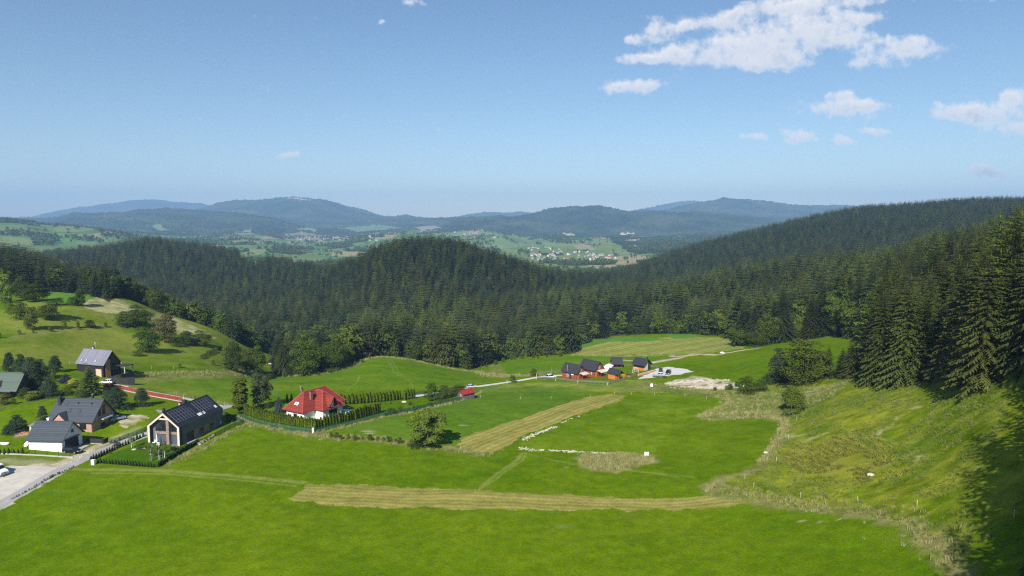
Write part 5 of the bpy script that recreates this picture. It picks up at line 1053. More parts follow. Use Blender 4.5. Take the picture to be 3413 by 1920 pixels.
# ---------------------------------------------------------------- roads and yards
K_ = K
def ribbon(name, px, half, m, label, lift=.05, jag=.12):
    P_ = smooth_pl(WP([(a*K, b*K) for a, b in px]), 3); d = np.gradient(P_, axis=0); d /= np.linalg.norm(d, axis=1)[:, None]; nrm = np.stack([d[:, 1], -d[:, 0]], 1)
    # resample every 0.7 m
    s = np.concatenate([[0], np.cumsum(np.linalg.norm(np.diff(P_, axis=0), axis=1))]); t = np.arange(0, s[-1], .7); cx = np.interp(t, s, P_[:, 0]); cy = np.interp(t, s, P_[:, 1]); nx = np.interp(t, s, nrm[:, 0]); ny = np.interp(t, s, nrm[:, 1]); NW = 9; V = []; Fq = []
    for i in range(len(t)):
        for k in range(NW):
            w = (k/(NW-1)*2-1)*half
            if k in (0, NW-1): w += (random.random()-.5)*jag*2
            V.append((cx[i]+nx[i]*w, cy[i]+ny[i]*w))
    V = np.array(V); Z_ = H(V[:, 0], V[:, 1])+lift
    # crown: the edges dip into the ground
    e = np.tile(np.arange(NW), len(t)); Z_ = Z_-np.isin(e, (0, NW-1))*lift*1.2
    Fq = [(i*NW+k, (i+1)*NW+k, (i+1)*NW+k+1, i*NW+k+1) for i in range(len(t)-1) for k in range(NW-1)]
    o = bpy.data.objects.new(name, big_mesh(name, np.column_stack([V, Z_]), faces_quads=Fq, mats=(m,))); COL.objects.link(o); return tag(o, label, kind='structure')
def yard(name, px, m, label, lift=.04, st=.8):
    P_ = WP([(a*K, b*K) for a, b in px]+[(px[0][0]*K, px[0][1]*K)])[:-1]; mn, mx = P_.min(0)-1, P_.max(0)+1; xs = np.arange(mn[0], mx[0], st); ys = np.arange(mn[1], mx[1], st); X, Y = np.meshgrid(xs, ys); x = X.ravel(); y = Y.ravel()
    ins = inpoly(x+(fbm(x/2, y/2, 2)-.5)*1.6, y+(fbm(x/2+9, y/2, 2)-.5)*1.6, P_); idx = -np.ones(len(x), int); Fq = []; nc = len(xs)
    Z_ = H(x, y)+np.where(ins, lift, -.05); I = ins.reshape(X.shape); c = I[:-1, :-1] | I[1:, :-1] | I[:-1, 1:] | I[1:, 1:]; r_, k_ = np.nonzero(c); b = r_*nc+k_; Fq = np.stack([b, b+1, b+nc+1, b+nc], 1)
    u = np.unique(Fq); idx[u] = np.arange(len(u)); o = bpy.data.objects.new(name, big_mesh(name, np.column_stack([x, y, Z_])[u], faces_quads=idx[Fq], mats=(m,))); COL.objects.link(o); return tag(o, label, kind='structure')
ASPH = mat('worn_asphalt', (.37, .355, .34), .95, (.27, .26, .25), .35, 1.2, bump=.15, bscale=6, coord='Object')
GRAV = mat('pale_gravel', (.56, .52, .45), .95, (.38, .35, .30), .5, 1.3, bump=.4, bscale=4)
GRAVW = mat('white_gravel', (.60, .59, .57), .95, (.48, .46, .43), .6, 1.2, bump=.3, bscale=4)
ribbon('road', [(-60, 1715), (0, 1680), (60, 1648), (130, 1606), (193, 1570), (270, 1533), (330, 1507), (386, 1484), (440, 1464), (490, 1447), (570, 1420), (650, 1391), (740, 1358), (775, 1350)], 1.9, ASPH, 'narrow grey asphalt lane running past the houses on the left')
ribbon('drive', [(345, 1283), (430, 1294), (500, 1306), (570, 1318), (640, 1332), (700, 1345), (745, 1357)], 1.3, GRAV, 'pale gravel drive behind the rusty red fence')
ribbon('gravel_road', [(1366, 1325), (1400, 1317), (1480, 1304), (1560, 1292), (1640, 1281), (1700, 1272), (1790, 1257), (1840, 1252), (1880, 1250)], 1.7, GRAVW, 'pale gravel road leading to the cabins')
yard('gravel_yard', [(-60, 1572), (40, 1550), (150, 1552), (196, 1560), (180, 1580), (120, 1612), (60, 1648), (-60, 1712)], GRAV, 'wide pale gravel yard at the left edge where the van stands', .03)
yard('car_park', [(2122, 1264), (2150, 1250), (2178, 1240), (2188, 1228), (2225, 1223), (2262, 1226), (2290, 1231), (2312, 1240), (2282, 1243), (2268, 1249), (2236, 1250), (2215, 1256), (2190, 1258), (2150, 1261)], GRAVW, 'pale gravel car park beside the cabins')
yard('drive_apron', [(345, 1280), (372, 1279), (430, 1288), (420, 1296), (370, 1290)], GRAVW, 'paved apron in front of the dark retaining wall')
# ---------------------------------------------------------------- vehicles
def paint(n, c): return mat(n, c, .22, spec=.6)
TYRE = mat('tyre', (.015, .015, .016), .85); RIM = mat('wheel_rim', (.45, .46, .48), .35, metal=.6); LAMP = mat('lamp_glass', (.70, .72, .74), .1, spec=.9); TAIL = mat('tail_lamp', (.35, .02, .02), .2); DARKP = mat('dark_plastic', (.02, .02, .022), .6)
def vehicle(kind, name, label, cat, col, u, v, az, dz=0):
    g = G1(u*K, v*K); L, Wd, Ht = {'hatch': (4.2, 1.78, 1.5), 'estate': (4.6, 1.8, 1.5), 'suv': (4.5, 1.9, 1.78), 'offroad': (4.6, 1.9, 2.0), 'van': (6.0, 2.05, 2.6)}[kind]
    a = math.radians(90-az); r = empty(name, (g[0], g[1], g[2]+.06+dz), a, label, cat)
    h = L/2; w = Wd/2; pm = paint(name+'_paint', col)
    if kind == 'van': body = [(-h, .45), (-h, 2.45), (-h+.15, Ht), (h-2.0, Ht), (h-1.1, 1.55), (h-.15, 1.15), (h, .9), (h, .45)]; gl = None
    elif kind in ('offroad',): body = [(-h, .5), (-h, 1.12), (h-1.15, 1.12), (h-.05, 1.05), (h, .95), (h, .5)]
    else: body = [(-h, .40), (-h, .85), (-h+.1, .98), (h-1.25, .98), (h-.25, .78), (h, .62), (h, .35)]
    b = MB().prism([(x, z) for x, z in body][::-1], -w, w, 1).obj('body', pm, r, bevel=.06)
    if kind != 'van':
        if kind == 'offroad': c = [(-h+.05, 1.12), (-h+.1, Ht), (h-1.75, Ht), (h-1.4, 1.12)]
        elif kind == 'hatch': c = [(-h+.08, .98), (-h+.55, Ht-.04), (h-1.9, Ht), (h-1.0, .96)]
        else: c = [(-h+.06, .98), (-h+.35, Ht-.05), (h-2.0, Ht), (h-1.15, .96)]
        n = len(c); t = .16; vs = []
        for s in (-1, 1):
            for x, z in c: k = (z-1)/(Ht-1); vs.append((x, s*(w-.04-t*max(0, k)), z))
        MB().add(vs, [tuple(range(n)), tuple(range(n, 2*n))[::-1]]+[(i, n+i, n+(i+1) % n, (i+1) % n) for i in range(n)]).obj('windows', GLASS, r, bevel=.03)
        tx = [x for x, z in c if z > 1.2]; MB().box(min(tx)+.05, max(tx)-.02, -(w-.04-t)-.01, (w-.04-t)+.01, Ht-.05, Ht+.03).obj('roof_panel', pm, r, bevel=.02)
        for x in (min(tx)+.25, (min(tx)+max(tx))/2+.1, max(tx)+.05): pass
        m = MB()
        for s in (-1, 1):
            for x in ((min(tx)+max(tx))/2+.05, min(tx)+.35): m.add([(x-.05, s*(w-.02), .98), (x+.05, s*(w-.02), .98), (x+.05, s*(w-.17), Ht-.02), (x-.05, s*(w-.17), Ht-.02)], [(0, 1, 2, 3)])
        m.obj('pillars', pm, r)
    else:
        MB().add([(h-1.96, -w+.12, Ht-.12), (h-1.96, w-.12, Ht-.12), (h-1.13, w-.06, 1.62), (h-1.13, -w+.06, 1.62)], [(0, 1, 2, 3)]).v
        q = [(h-1.93, -w+.15, Ht-.10), (h-1.93, w-.15, Ht-.10), (h-1.12, w-.08, 1.64), (h-1.12, -w+.08, 1.64)]; MB().slab([q[0], q[3], q[2], q[1]], .03).obj('windscreen', GLASS, r)
        for s in (-1, 1): MB().box(h-2.3, h-1.35, s*(w+.004)-.01, s*(w+.004)+.01, 1.5, 2.15).obj('side_window', GLASS, r)
        MB().box(h-.16, h+.06, -w-.02, w+.02, .42, .72).obj('bumper', mat('grey_bumper', (.30, .31, .32), .6), r); MB().box(h-.05, h+.03, -.55, .55, .82, .98).obj('grille', DARKP, r)
        MB().box(-h+.6, h-2.4, -.7, -.66, Ht+.1, Ht+.14).box(-h+.6, h-2.4, .66, .7, Ht+.1, Ht+.14).box(-1, -.94, -.7, .7, Ht, Ht+.1).box(.6, .66, -.7, .7, Ht, Ht+.1).obj('roof_rack', STEEL, r)
    wr = {'van': .36, 'offroad': .42, 'suv': .38}.get(kind, .32)
    for x in (-h+.85, h-.85):
        for s in (-1, 1):
            t_ = MB().cyl((x, s*(w-.20), wr), (x, s*(w+.02), wr), wr, n=16).obj('wheel', TYRE, r); MB().cyl((x, s*(w+.02), wr), (x, s*(w+.035), wr), wr*.62, n=12).obj('rim', RIM, t_)
    zl = {'van': 1.0, 'offroad': .85}.get(kind, .66)
    for s in (-1, 1):
        MB().box(h-.10, h+.02, s*(w-.28)-.17, s*(w-.28)+.17, zl-.09, zl+.09).obj('headlight', LAMP, r); MB().box(-h-.015, -h+.08, s*(w-.14)-.1, s*(w-.14)+.1, .7, .95).obj('tail_light', TAIL, r)
    MB().box(h-.01, h+.03, -.26, .26, .45, .56).obj('number_plate', WFRAME, r)
    if kind == 'offroad': MB().cyl((-h-.2, 0, 1.0), (-h-.01, 0, 1.0), .38, n=16).obj('spare_wheel', TYRE, r); MB().box(-1.8, .5, -.75, .75, 2.03, 2.1).obj('roof_rack', DARKP, r)
    return r
vehicle('van', 'van', 'white panel van with a roof rack parked in the gravel yard', 'van', (.78, .78, .77), -14, 1583, 108)
vehicle('estate', 'car', 'black car parked on the grass in front of the white garage', 'car', (.012, .013, .016), 241, 1509, 100)
vehicle('hatch', 'car', 'pinkish white car parked by the dark retaining wall of the black house', 'car', (.70, .62, .58), 356, 1279, 262)
vehicle('hatch', 'car', 'pale blue car behind the gable of the brick house', 'car', (.20, .27, .36), 391, 1401, 40)
vehicle('hatch', 'car', 'silver car on the gravel road near the red roofed shed', 'car', (.42, .45, .49), 1572, 1293, 78)
vehicle('suv', 'car', 'white car on the gravel road left of the cabins', 'car', (.75, .75, .75), 1836, 1260, 70)
vehicle('offroad', 'car', 'boxy black off road car on the left in the gravel car park', 'car', (.010, .010, .012), 2202, 1245, 196)
vehicle('suv', 'car', 'dark blue black car on the right in the gravel car park', 'car', (.012, .015, .022), 2227, 1247, 206)
# ---------------------------------------------------------------- fences
def W2(px): return WP([(a*K, b*K) for a, b in px])
def along(P_, st, off=0):
    s = np.concatenate([[0], np.cumsum(np.linalg.norm(np.diff(P_, axis=0), axis=1))]); t = np.arange(off, s[-1]+1e-6, st); return np.column_stack([np.interp(t, s, P_[:, 0]), np.interp(t, s, P_[:, 1])])
MESH = bpy.data.materials.new('green_wire_mesh'); MESH.use_nodes = True
def _mesh():
    nt = MESH.node_tree; b = nt.nodes['Principled BSDF']; b.inputs['Base Color'].default_value = (.02, .10, .07, 1); t = nn(nt, 'ShaderNodeBsdfTransparent'); mx = nn(nt, 'ShaderNodeMixShader'); mx.inputs[0].default_value = .38
    lk(nt, t.outputs[0], mx.inputs[1]); lk(nt, b.outputs[0], mx.inputs[2]); lk(nt, mx.outputs[0], nt.nodes['Material Output'].inputs[0])
_mesh()
GPOST = mat('green_post', (.012, .035, .025), .5); BOARD = mat('dark_boards', (.03, .032, .036), .6); RUST = stripes('rust_red_boards', (.24, .045, .022), (.12, .02, .01), .5, 0, .7, .3, .06, vary=.4)
def fence(name, label, px, h, pst, panel=None, pm=GPOST, pr=.04, base=None, rails=None, cat='fence', z0=.05):
    P_ = W2(px); A = along(P_, pst); c = A[0]; z = float(H(c[0], c[1])); r = empty(name, (c[0], c[1], z), 0, label, cat)
    for p in A:
        zz = float(H(p[0], p[1]))-z; MB().box(p[0]-c[0]-pr, p[0]-c[0]+pr, p[1]-c[1]-pr, p[1]-c[1]+pr, zz-.3, zz+h+.08).obj('post', pm, r)
    def strip(z0, z1, th, m, nm):
        B = along(P_, 1.0); B = np.vstack([B, P_[-1]]); d = np.gradient(B, axis=0); d /= np.linalg.norm(d, axis=1)[:, None]+1e-9; n = np.stack([d[:, 1], -d[:, 0]], 1)*th/2; g = H(B[:, 0], B[:, 1])-z; vs = []
        for i in range(len(B)):
            for s in (-1, 1):
                for q in (z0, z1): vs.append((B[i, 0]-c[0]+n[i, 0]*s, B[i, 1]-c[1]+n[i, 1]*s, g[i]+q))
        fs = []
        for i in range(len(B)-1):
            a = i*4; b = a+4; fs += [(a, b, b+1, a+1), (a+2, a+3, b+3, b+2), (a+1, b+1, b+3, a+3), (a, a+2, b+2, b)]
        fs += [(0, 1, 3, 2), (len(vs)-4, len(vs)-2, len(vs)-1, len(vs)-3)]
        MB().add(vs, fs).obj(nm, m, r)
    if panel: strip(z0, h, .02 if panel is MESH else .05, panel, 'panel')
    if base: strip(-.3, base, .14, CONC, 'base_wall')
    if rails:
        for q in rails: strip(q-.07, q+.07, .06, pm, 'rail')
    return r
fence('mesh_fence', 'green mesh fence in front of the left thuja hedge of the red roofed house', [(792, 1388), (850, 1412), (920, 1428), (1040, 1444)], 1.4, 2.5, MESH)
fence('mesh_fence', 'green mesh fence in front of the right thuja hedge of the red roofed house', [(1044, 1444), (1150, 1420), (1276, 1388), (1380, 1370), (1480, 1347), (1540, 1334)], 1.4, 2.5, MESH)
fence('mesh_fence', 'green mesh fence on the far side of the garden along the gravel lane', [(1380, 1318), (1450, 1308), (1530, 1300)], 1.2, 2.5, MESH)
fence('mesh_fence', 'green mesh fence around the far corner of the barn shaped house plot', [(662, 1483), (720, 1455), (770, 1428), (815, 1412), (760, 1392), (742, 1376)], 1.3, 2.4, MESH)
fence('mesh_fence', 'green mesh fence with thin posts along the lane beside the brick house', [(366, 1480), (430, 1460), (490, 1438)], 1.4, 2.6, MESH, base=.12)
fence('post_fence', 'low white kerb with dark posts below the white garage', [(0, 1514), (60, 1516), (130, 1519), (243, 1526)], 1.5, 3.0, None, GPOST, .035, base=.32)
fence('slat_fence', 'dark grey slatted gate section right of the white garage', [(286, 1478), (345, 1481), (362, 1473)], 1.45, 2.2, BOARD, BOARD, .06, base=.2, z0=.22)
fence('board_fence', 'long rusty red board fence on a white base beside the drive', [(345, 1296), (361, 1293), (430, 1306), (498, 1320), (608, 1340)], 1.55, 2.5, RUST, RUST, .06, base=.3, z0=.31)
fence('rail_fence', 'weathered wooden fence in front of the cabins', [(1790, 1262), (1830, 1264), (1900, 1272), (2029, 1281), (2075, 1268), (2126, 1252)], 1.0, 2.2, None, GREYWOOD, .07, rails=(.35, .65, .95))
fence('rail_fence', 'weathered wooden fence behind the gravel road left of the cabins', [(1770, 1248), (1800, 1245), (1850, 1240), (1875, 1238)], 1.0, 2.4, None, GREYWOOD, .07, rails=(.35, .8))
fence('rail_fence', 'weathered wooden fence between the pavilion and the pale gable cabin', [(2082, 1222), (2110, 1220)], 1.0, 2.2, None, GREYWOOD, .07, rails=(.35, .8))
fence('rail_fence', 'weathered wooden fence right of the pale gable cabin by the car park', [(2165, 1224), (2195, 1226)], 1.0, 2.0, None, GREYWOOD, .07, rails=(.3, .6, .9))
fence('garden_fence', 'dark fence on the lawn edge of the green roofed house', [(0, 1370), (100, 1347), (200, 1325)], .7, 2.6, None, GREYWOOD, .05, rails=(.6,))
P_ = W2([(372, 1280), (450, 1284)]); c = P_[0]; d = P_[-1]-P_[0]; L_ = float(np.linalg.norm(d)); r = empty('retaining_wall', (c[0], c[1], float(H(*c))), math.atan2(d[1], d[0]), 'dark retaining wall in front of the black house terrace', 'wall')
MB().box(0, L_, 0, .4, -1, 1.7).obj('wall_face', mat('dark_wall', (.035, .032, .034), .8, (.05, .045, .045), 2), r); MB().box(L_-2.2, L_+.05, -.06, 0, -1, 1.75).obj('end_panel', FRAME, r)
P_ = W2([(2128, 1254), (2182, 1240)]); c = P_[0]; d = P_[-1]-P_[0]; L_ = float(np.linalg.norm(d)); r = empty('garden_wall', (c[0], c[1], float(H(*c))), math.atan2(d[1], d[0]), 'low salmon coloured block wall between the car park and pale gable cabin', 'wall')
MB().box(0, L_, 0, .4, -1, .8).obj('blocks', mat('salmon_blocks', (.55, .30, .19), .85, (.42, .22, .14), 2), r); MB().box(0, L_, -.03, .43, .802, .9).obj('coping', BEIGE, r)
# ---------------------------------------------------------------- thuja hedges
def hedge(key, px, st, h, label, group, jit=.12, wd=1.0, hv=.10, cat='hedge tree'):
    A = along(W2(px), st)
    for p in A:
        link_tree(random.choice(key), p[0]+random.uniform(-jit, jit), p[1]+random.uniform(-jit, jit), h*random.uniform(1-hv, 1+hv), wd*random.uniform(.9, 1.12), label=label, cat=cat, group=group)
T2 = ('thuja0', 'thuja1')
hedge(T2, [(800, 1375), (860, 1396), (930, 1412), (1040, 1430)], .78, 3.5, 'clipped thuja in the dense left hedge of the red roofed house', 'thujas of the dense left hedge', .08, 1.0)
hedge(T2, [(1050, 1432), (1150, 1407), (1270, 1375)], 1.12, 3.6, 'tall thuja in the spaced right hedge below the red roofed house', 'thujas of the spaced right hedge', .08, .98)
hedge(T2, [(1124, 1349), (1200, 1345), (1290, 1337), (1335, 1332)], 1.35, 3.8, 'tall thuja in the back hedge right of the red roofed house', 'thujas of the back hedge', .1, 1.0)
hedge(T2, [(1350, 1333), (1380, 1328)], 1.5, 4.0, 'thuja beside the gate at the far end of the back hedge', 'thujas beside the gate', .05, .9)
hedge(T2, [(957, 1340), (985, 1337)], 1.6, 3.0, 'small thuja behind the left corner of the red roofed house', 'thujas behind the red roofed house', .05, .8)
hedge(('sapling',), [(304, 1536), (340, 1518), (400, 1490), (450, 1468), (489, 1452)], 1.05, 1.35, 'young thuja in the row along the asphalt lane', 'young thujas along the lane', .06, 1.0, .16)
hedge(('sapling',), [(326, 1543), (400, 1549), (470, 1555), (523, 1559)], .85, 1.3, 'young thuja in the front row of the barn shaped house garden', 'young thujas of the front row', .06, 1.0, .14)
hedge(('sapling',), [(527, 1557), (560, 1535), (610, 1505), (660, 1477)], .85, 1.45, 'young thuja in the right row of the barn shaped house garden', 'young thujas of the right row', .06, 1.05, .14)
hedge(('sapling',), [(0, 1514), (40, 1514), (82, 1514)], 1.1, 1.6, 'young thuja in the short row left of the white garage', 'young thujas left of the garage', .06, .9, .14)
hedge(('bushy',), [(1215, 1353), (1260, 1350), (1310, 1346)], 1.9, .9, 'little round shrub in the row on the lawn before the back hedge', 'little round shrubs on the lawn', .1, 1.0, .1, 'shrub')
hedge(('bushy',), [(668, 1196), (700, 1180), (735, 1163)], 2.6, 1.9, 'dark shrub in the slanting hedgerow below the wood', 'shrubs of the slanting hedgerow', .5, 1.2, .2, 'shrub')
hedge(('bushy',), [(1095, 1458), (1160, 1464), (1250, 1470), (1340, 1478)], 1.5, 1.5, 'low wild bush in the overgrown strip left of the walnut tree', 'wild bushes left of the walnut', .6, 1.3, .3, 'shrub')
hedge(('bushy',), [(1290, 1386), (1360, 1372), (1440, 1352), (1520, 1335)], 1.9, 1.3, 'small shrub inside the garden fence', 'shrubs inside the garden fence', .3, 1.1, .3, 'shrub')
hedge(('bushy',), [(40, 1665), (120, 1622), (170, 1592), (250, 1557)], .7, .5, 'low weed clump along the lower edge of the asphalt lane', 'weed clumps along the lane', .2, 1.3, .3, 'shrub')
hedge(('bushy',), [(370, 1478), (430, 1459), (485, 1441)], 1.2, .7, 'low plant behind the mesh fence on the lane', 'low plants behind the lane fence', .2, 1.1, .3, 'shrub')
hedge(('bushy',), [(0, 1125), (90, 1110), (210, 1095), (300, 1090), (420, 1092), (550, 1090)], 8.0, 1.8, 'scattered bush on the terrace bank of the left meadow', 'bushes on the meadow bank', 1.5, 1.2, .4, 'shrub')
hedge(('bushy', 'broad2'), [(2390, 1305), (2470, 1290), (2560, 1280), (2640, 1278), (2760, 1268)], 3.2, 1.9, 'low shrub in the scrub below the round tree in the right pasture', 'shrubs of the pasture scrub', 1.5, 1.3, .4, 'shrub')
hedge(('bushy', 'light'), [(900, 1258), (1060, 1252), (1150, 1228), (1210, 1205)], 6.0, 1.6, 'low bush at the foot of the wood edge', 'bushes at the foot of the wood edge', 1.5, 1.2, .4, 'shrub')
hedge(('bushy', 'light'), [(1470, 1215), (1560, 1228), (1640, 1218), (1700, 1200), (1860, 1188)], 6.0, 2.2, 'green bush at the wood edge near the cabins field', 'bushes at the wood edge near the cabins', 1.5, 1.2, .4, 'shrub')
# staked young birches
def sapling_birch(u, v, h, label):
    g = G1(u*K, v*K); r = empty('birch_tree', (g[0], g[1], g[2]), random.uniform(0, 6), label, 'tree'); B = broad_blobs(int(u), 9, .8, h*.50, h*.98, 'column'); V_, T_ = blob_crown(int(u), [((c[0], c[1], c[2]), (rd[0]*1.0, rd[0]*1.0, .45)) for c, rd in B], .11, 420)
    crown_obj('crown', V_, T_, M_BIR, r); t = MB().cyl((0, 0, -.2), (0, 0, h*.9), .10, .03); 
    for i in range(6): a = i*1.05; t.cyl((0, 0, h*(.45+.07*i)), (.7*math.cos(a), .7*math.sin(a), h*(.6+.07*i)), .03, .01, 4)
    t.obj('trunk', M_BBARK, r)
    m = MB(); [m.cyl((.45*math.cos(a), .45*math.sin(a), -.2), (.45*math.cos(a), .45*math.sin(a), 1.7), .04, n=5) for a in (0, 2.1, 4.2)]; m.box(-.45, .45, -.03, .03, 1.55, 1.65); m.obj('stakes', GREYWOOD, r); return r
sapling_birch(504, 1535, 4.6, 'left of the three staked young birches on the lawn'); sapling_birch(531, 1540, 4.8, 'front one of the three staked young birches nearest the hedge corner'); sapling_birch(549, 1526, 4.4, 'back one of the three staked young birches'); sapling_birch(439, 1493, 3.6, 'staked young birch alone near the lane side of the barn house lawn')
# ---------------------------------------------------------------- small things
def thing(name, u, v, az, label, cat, group=None, dz=0):
    g = G1(u*K, v*K); return empty(name, (g[0], g[1], g[2]+dz), math.radians(90-az), label, cat, group)
def cabinet(u, v, w, h, d, label, az=100):
    r = thing('utility_cabinet', u, v, az, label, 'cabinet'); MB().box(-d/2, d/2, -w/2, w/2, -.2, h).obj('housing', WFRAME, r); MB().box(d/2, d/2+.02, -w/2+.06, w/2-.06, .2, h-.08).obj('door', WHITE, r); MB().box(-d/2-.05, d/2+.05, -w/2-.05, w/2+.05, h+.002, h+.08).obj('lid', WFRAME, r)
cabinet(311, 1549, .9, 1.2, .45, 'white utility cabinet at the hedge corner by the lane', 190)
cabinet(1044, 1445, .5, 1.6, .4, 'pale narrow utility pillar at the corner of the mesh fence', 190)
def board(u, v, w, h, label):
    r = thing('notice_board', u, v, 183, label, 'board'); MB().box(-.04, .04, -w/2, w/2, .25, .25+h).obj('panel', WFRAME, r); MB().box(-.10, -.041, -w/2+.05, -w/2+.13, -.3, h).box(-.10, -.041, w/2-.13, w/2-.05, -.3, h).box(-.05, .05, w/2, w/2+.05, .2, .3+h).obj('legs', FRAME, r)
board(2155, 1524, 1.15, 1.2, 'white board standing at the end of the tall dry grass patch'); board(2172, 1291, 1.0, 1.3, 'white board standing in the meadow below the cabins')
P0 = None; WOODP = mat('pale_stake', (.48, .45, .38), .8); posts = []
for (u, v) in [(1602, 1326), (1734.5, 1330), (1836.5, 1330), (1967, 1325), (2048, 1314), (2104.5, 1316), (2181.6, 1318), (2282.7, 1322), (2354, 1331), (2433.5, 1357), (2368, 1384), (2555, 1378), (2655.6, 1402), (2627, 1463), (2588, 1539), (2482, 1595), (2512, 1624), (2922, 1266), (3027, 1253), (3188, 1218), (3254, 1270), (3292, 1304), (2669, 1659), (2858, 1674), (3056, 1687), (3379, 1725), (231, 1213), (418, 1232), (505, 1230), (579, 1229)]:
    g = G1(u*K, v*K)
    if P0 is None:
        P0 = empty('fence_post', g, 0); MB().box(-.04, .04, -.035, .035, -.3, 1.2).obj('stake', WOODP, P0); MB().box(-.03, .03, -.055, -.041, 1.0, 1.1).obj('insulator', FRAME, P0); o = P0
    else: o = copy_tree(P0)
    o.location = g; o.rotation_euler = (random.uniform(-.05, .05), random.uniform(-.05, .05), random.uniform(0, 3)); o['category'] = 'post'
    where = 'in the left meadow above the dry strip' if u < 700 else 'on the fence line below the cabins' if v < 1335 and u < 2370 else 'in the shaded right pasture under the tall wood' if u > 3150 and v < 1310 else 'at the foot of the tall wood on the right' if u > 2900 and v < 1310 else 'along the dry strip at the bottom right' if v > 1600 else 'along the pasture edge near the lone tree'
    o['label'] = 'pale wooden stake '+where; o['group'] = 'stakes '+where
for (u, v, h) in [(1788, 1264, 2.6), (1838, 1246, 3.0), (1690, 1279, 1.5), (1852, 1270, 1.0), (1926, 1277, 1.2), (2024, 1284, 1.2)]:
    r = thing('gate_post', u, v, 0, 'grey wooden post %s' % {1788: 'tallest at the cabins gate', 1838: 'tall pole behind the white car at the cabins', 1690: 'beside the gravel road bush', 1852: 'at the left of the cabins fence', 1926: 'at the middle of the cabins fence', 2024: 'leaning at the corner of the cabins fence'}[u], 'post'); MB().box(-.12, .12, -.12, .12, -.3, h).obj('shaft', CONC if u in (1788, 1926, 2024, 1690, 1852) else GREYWOOD, r); MB().box(-.15, .15, -.15, .15, h+.002, h+.08).obj('cap', GREYWOOD, r)
r = thing('hot_tub', 2096, 1257, 0, 'round orange wooden hot tub with black lid in the cabin garden', 'hot tub'); MB().cyl((0, 0, -.2), (0, 0, 1.0), 1.05, n=20).obj('barrel', ORW, r); MB().cyl((0, 0, 1.001), (0, 0, 1.12), 1.1, n=20).obj('lid', DARKP, r); MB().cyl((-1.0, .9, 0), (-1.0, .9, 3.2), .1).obj('flue', FRAME, r)
r = thing('tent', 2028, 1236, 20, 'white party tent behind the second cabin', 'tent'); MB().box(-2.6, 2.6, -1.8, 1.8, .2, 2.3).obj('side_walls', WFRAME, r); MB().add([(-2.8, -2, 2.3), (2.8, -2, 2.3), (2.8, 2, 2.3), (-2.8, 2, 2.3), (-1.2, 0, 3.4), (1.2, 0, 3.4)], [(0, 1, 5, 4), (1, 2, 5), (2, 3, 4, 5), (3, 0, 4)]).obj('canopy', WFRAME, r); MB().box(1.2, 2.0, -1.84, -1.801, .2, 1.9).obj('window', GLASS, r)
r = thing('garden_swing', 2118, 1243, 160, 'pale wooden arched swing frame beside the pale gable cabin', 'swing'); m = MB(); [m.cyl((x, -1.3, -.2), (x*.8, -.9, 2.4), .1, n=6).cyl((x*.8, .9, 2.4), (x, 1.3, -.2), .1, n=6).cyl((x*.8, -.9, 2.4), (x*.8, .9, 2.4), .1, n=6) for x in (-.7, .7)]; m.cyl((-.56, 0, 2.4), (.56, 0, 2.4), .08); m.obj('frame', BEIGE, r); MB().box(-.5, .5, -.6, .6, .55, .65).obj('seat', ORW, r)
r = thing('trailer', 2192, 1257, 95, 'flat grey car trailer in front of the black off road car', 'trailer'); MB().box(-2.2, 2.2, -.9, .9, .45, .6).box(-2.2, 2.2, -.95, -.9, .6, .95).box(-2.2, 2.2, .9, .95, .6, .95).obj('bed', STEEL, r); MB().box(2.2, 3.6, -.06, .06, .42, .52).obj('drawbar', STEEL, r)
for s in (-1, 1): MB().cyl((0, s*.98, .3), (0, s*1.15, .3), .3, n=14).obj('wheel', TYRE, r)
for k, (u, v) in enumerate(((2078, 1254), (2216, 1259))):
    r = thing('wood_stack', u, v, 60, ('low stack of firewood left of the hot tub', 'brown crate of firewood at the end of the trailer')[k], 'wood stack'); m = MB(); [m.cyl((-.5, -.8+.2*i+(.1 if j % 2 else 0), .12+.2*j), (.5, -.8+.2*i+(.1 if j % 2 else 0), .12+.2*j), .1, n=7) for i in range(8) for j in range(4)]; m.obj('logs', ORW if k == 0 else BROWNW, r)
r = thing('swimming_pool', 1148, 1377, 0, 'round blue garden pool beside the red roofed house', 'pool'); MB().cyl((0, 0, -.3), (0, 0, .75), 2.0, n=24).obj('shell', mat('pool_shell', (.35, .55, .65), .4), r); MB().cyl((0, 0, .751), (0, 0, .77), 1.85, n=24).obj('water', mat('pool_water', (.02, .25, .38), .06, spec=.8), r); m = MB(); [m.cyl((2*math.cos(a), 2*math.sin(a), .76), (2*math.cos(a+.27), 2*math.sin(a+.27), .76), .09, n=6) for a in np.arange(0, 6.28, .2618)]; m.obj('rim', WFRAME, r)
r = thing('parasol', 1141, 1370, 0, 'white parasol standing over the garden pool', 'parasol'); MB().cyl((0, 0, 0), (0, 0, 2.3), .04).obj('pole', STEEL, r); MB().cyl((0, 0, 1.9), (0, 0, 2.5), 1.1, .08, n=8).obj('canopy', WFRAME, r)
r = thing('parasol', 524, 1481, 0, 'closed white parasol on the terrace of the barn shaped house', 'parasol'); MB().cyl((0, 0, 0), (0, 0, 1.0), .04).obj('pole', STEEL, r); MB().cyl((0, 0, .9), (0, 0, 2.9), .20, .07, n=8).obj('folded_canopy', WFRAME, r); MB().cyl((0, 0, 0), (0, 0, .12), .4, n=12).obj('base', CONC, r)
def chair(u, v, az, label):
    r = thing('garden_chair', u, v, az, label, 'chair'); MB().box(-.35, .35, -.4, .4, .32, .48).obj('seat', WFRAME, r); MB().box(-.42, -.3, -.4, .4, .485, 1.0).obj('backrest', WFRAME, r)
    for x in (-.3, .3):
        for y in (-.34, .34): MB().box(x-.03, x+.03, y-.03, y+.03, 0, .318).obj('leg', FRAME, r)
